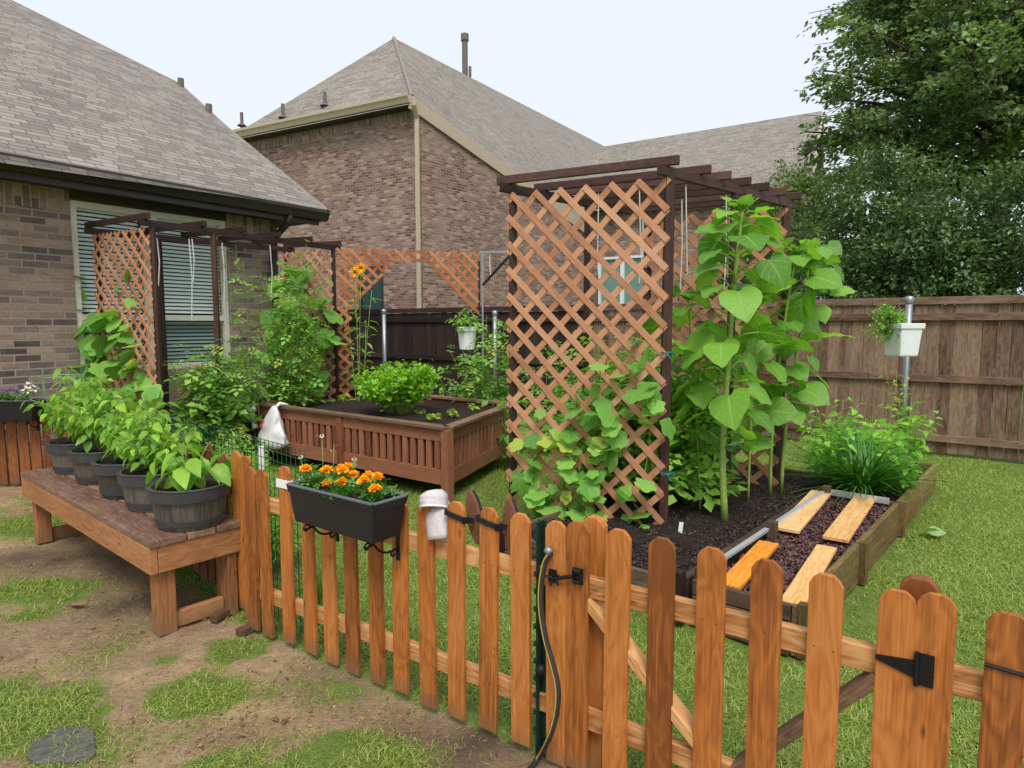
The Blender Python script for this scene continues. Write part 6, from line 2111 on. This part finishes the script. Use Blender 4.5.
# ------------------------------------------------------------------ plastic bag on the planter corner, grow bag
c = atz(277, 409, PLZ + .02)
d_ = (PF - PL).normalized(); n_ = Vector((d_.y, -d_.x, 0)); n_ = n_ if n_.y < 0 else -n_
o = thing("plastic_bag", "white plastic shopping bag with red print tied to the planter corner", "bag", tuple(c))
m = MB(); nu, nv = 26, 16
vs = []
cc = PL + d_ * .47 + n_ * .13
for j in range(nv + 1):
    t = j / nv
    z = PLZ + .03 - .50 * t
    w = .02 + .27 * (t ** .75) if t < .8 else .27 * math.sqrt(max(0.0, 1 - ((t - .8) / .2) ** 2)) * .96 + .004
    dep = w * .42
    for i in range(nu):
        a = 2 * PI * i / nu
        wr_ = 1 + .30 * noise.noise(Vector((math.cos(a) * 2.2, math.sin(a) * 2.2, t * 4))) + .10 * noise.noise(Vector((math.cos(a) * 7, math.sin(a) * 7, t * 14))) + .05 * math.sin(a * 7 + 2 * t) * (1 - t)
        p = cc + d_ * (w * math.cos(a) * wr_ - .07 * t) + n_ * (dep * math.sin(a) * wr_) + up * (z + .02 * noise.noise(Vector((a, t * 4, 2)))) - cc * 0
        p.z = z + .02 * noise.noise(Vector((a, t * 4, 2)))
        vs.append(p)
fs3 = [(j * nu + i, j * nu + (i + 1) % nu, (j + 1) * nu + (i + 1) % nu, (j + 1) * nu + i) for j in range(nv) for i in range(nu)] + [tuple(nv * nu + k for k in range(nu))]
m.raw(vs, fs3); m.build("bag_body", M['bag'], o, smooth=True)
m = MB(); m.tube([cc + up * (PLZ + .0) + d_ * .01, cc + d_ * .02 - n_ * .06 + up * (PLZ + .05), cc + d_ * .06 - n_ * .13 + up * (PLZ + .03)], [.018, .02, .014], 8); m.build("handle_knot", M['bag'], o, smooth=True)
k0 = PL + d_ * .02 + n_ * .14
m = MB(); m.ball(tuple(k0 + up * (PLZ - .05)), .06, 12, 1, 1, .7); m.tube([k0 + up * (PLZ - .08), k0 + up * (PLZ - .16) + d_ * .03, k0 + d_ * .08 + up * (PLZ - .26)], [.03, .02, .04], 8); m.build("loose_handle", M['bag'], o, smooth=True)
m = MB()
for k in range(5):
    a = cc - d_ * (.13 - .03 * k) + n_ * (.10 + .006 * k) + up * (PLZ - .20 + .016 * k)
    m.beam(a - up * .016, a + up * .018, .012, .003, up=tuple(n_))
m.build("red_print", M['redink'], o)
c = (-3.2, 7.75, 0)
for q, (dx, dy, rr_, hh, lab) in enumerate(((0.05, .5, .32, .60, "black fabric grow bag behind the left end of the planter"), (-.42, .35, .24, .50, "smaller black grow bag between the tomato plant and the planter"))):
    o = thing("grow_bag", lab, "grow bag", (c[0] + dx, c[1] + dy, 0))
    m = MB(); nu = 28; prof = [(rr_ * .92, 0), (rr_ * 1.0, hh * .3), (rr_ * .98, hh * .7), (rr_ * 1.02, hh), (rr_ * .97, hh + .01), (rr_ * .94, hh - .05)]
    vs = []
    for (r_, z) in prof:
        for k in range(nu):
            a = 2 * PI * k / nu; w = 1 + .06 * math.sin(5 * a + z * 6) + .03 * math.sin(11 * a)
            vs.append((r_ * w * math.cos(a), r_ * w * math.sin(a), z + .03 * math.sin(3 * a) * (z > hh * .8)))
    m.raw(vs, [(j * nu + k, j * nu + (k + 1) % nu, (j + 1) * nu + (k + 1) % nu, (j + 1) * nu + k) for j in range(len(prof) - 1) for k in range(nu)])
    m.build("bag_wall", M['blackbag'], o, local=True, smooth=True)
    m = MB(); m.lathe([(.001, hh - .06), (rr_ * .95, hh - .05)], 24); m.build("soil", M['soil'], o, local=True)
# ------------------------------------------------------------------ small things on the ground
p = atz(63, 745, .0)
m = MB(); out = [(.15 * math.cos(a) * (1 + .16 * math.sin(3 * a + 1)), .10 * math.sin(a) * (1 + .1 * math.cos(4 * a))) for a in np.linspace(0, 2 * PI, 18, endpoint=False)]
m.prism(out, Matrix.Translation((p.x, p.y, .004)) @ Matrix.Rotation(R(-90), 4, 'X') @ Matrix.Rotation(R(30), 4, 'Y'), .03, axis=2)
tag(m.build("stone_slab", M['stone'], None, bevel=.006), "flat dark wet stone sunk in the grass at bottom left", "stone")
p = atz(930, 532, .045)
lb = LB(); lb.add(T_OVATE, [(p.x - .07, p.y, .05)], [(1, .15, .15)], .16, [.5], [.5], 1.7); lb.add(T_OVATE, [(p.x - .03, p.y - .02, .05)], [(.8, -.3, .25)], .12, [-.6], [.9], 1.7)
tag(lb.build("fallen_leaf", M['leaf_dry'], None), "large pale fallen leaf lying on the right lawn", "leaf")
p = atz(76, 603, .02); m = MB(); m.prism([(-.05, 0), (.0, -.02), (.06, -.005), (.05, .018), (-.02, .02)], Matrix.Translation((p.x, p.y, .02)) @ Matrix.Rotation(R(-90), 4, 'X'), .008)
tag(m.build("wood_chip", M['planter_rim'], None, bevel=.002), "pale flat wood chip on the bare earth left of the bench", "wood chip")
# clods and litter on the bare earth
def clods():
    V_, n = LB(), 3600
    T = dict(v=np.array([(-.5, -.4, 0), (.5, -.5, .05), (.55, .5, 0), (-.4, .45, .06), (0, 0, .5)], float), f=[(0, 1, 4), (1, 2, 4), (2, 3, 4), (3, 0, 4)], luv=np.zeros((5, 2)))
    P = []
    while len(P) < n:
        y = 1.5 * (6.5 / 1.5) ** random.random(); x = random.uniform(-.85, .5) * y
        if inside(x, y) < .05 and grass_amt(x, y) < .45 and noise.noise(Vector((x * 2.5, y * 2.5, 3))) > -.15: P.append((x, y, -.004))
    V_.add(T, np.array(P), dirs(rng.uniform(0, 6.28, n), rng.normal(0, .2, n)), .009 * np.exp(rng.normal(-.3, .5, n)), rng.normal(0, .3, n))
    ob = V_.build("earth_clods", M['clod'], None, False); ob['kind'] = 'stuff'; ob['label'] = "small clods and litter on the bare earth outside the fence"; ob['category'] = "earth"
M['clod'] = mat_leaf("earth_clod", lin(86, 66, 52), lin(156, 128, 98), None, 0.0, .9)
clods()
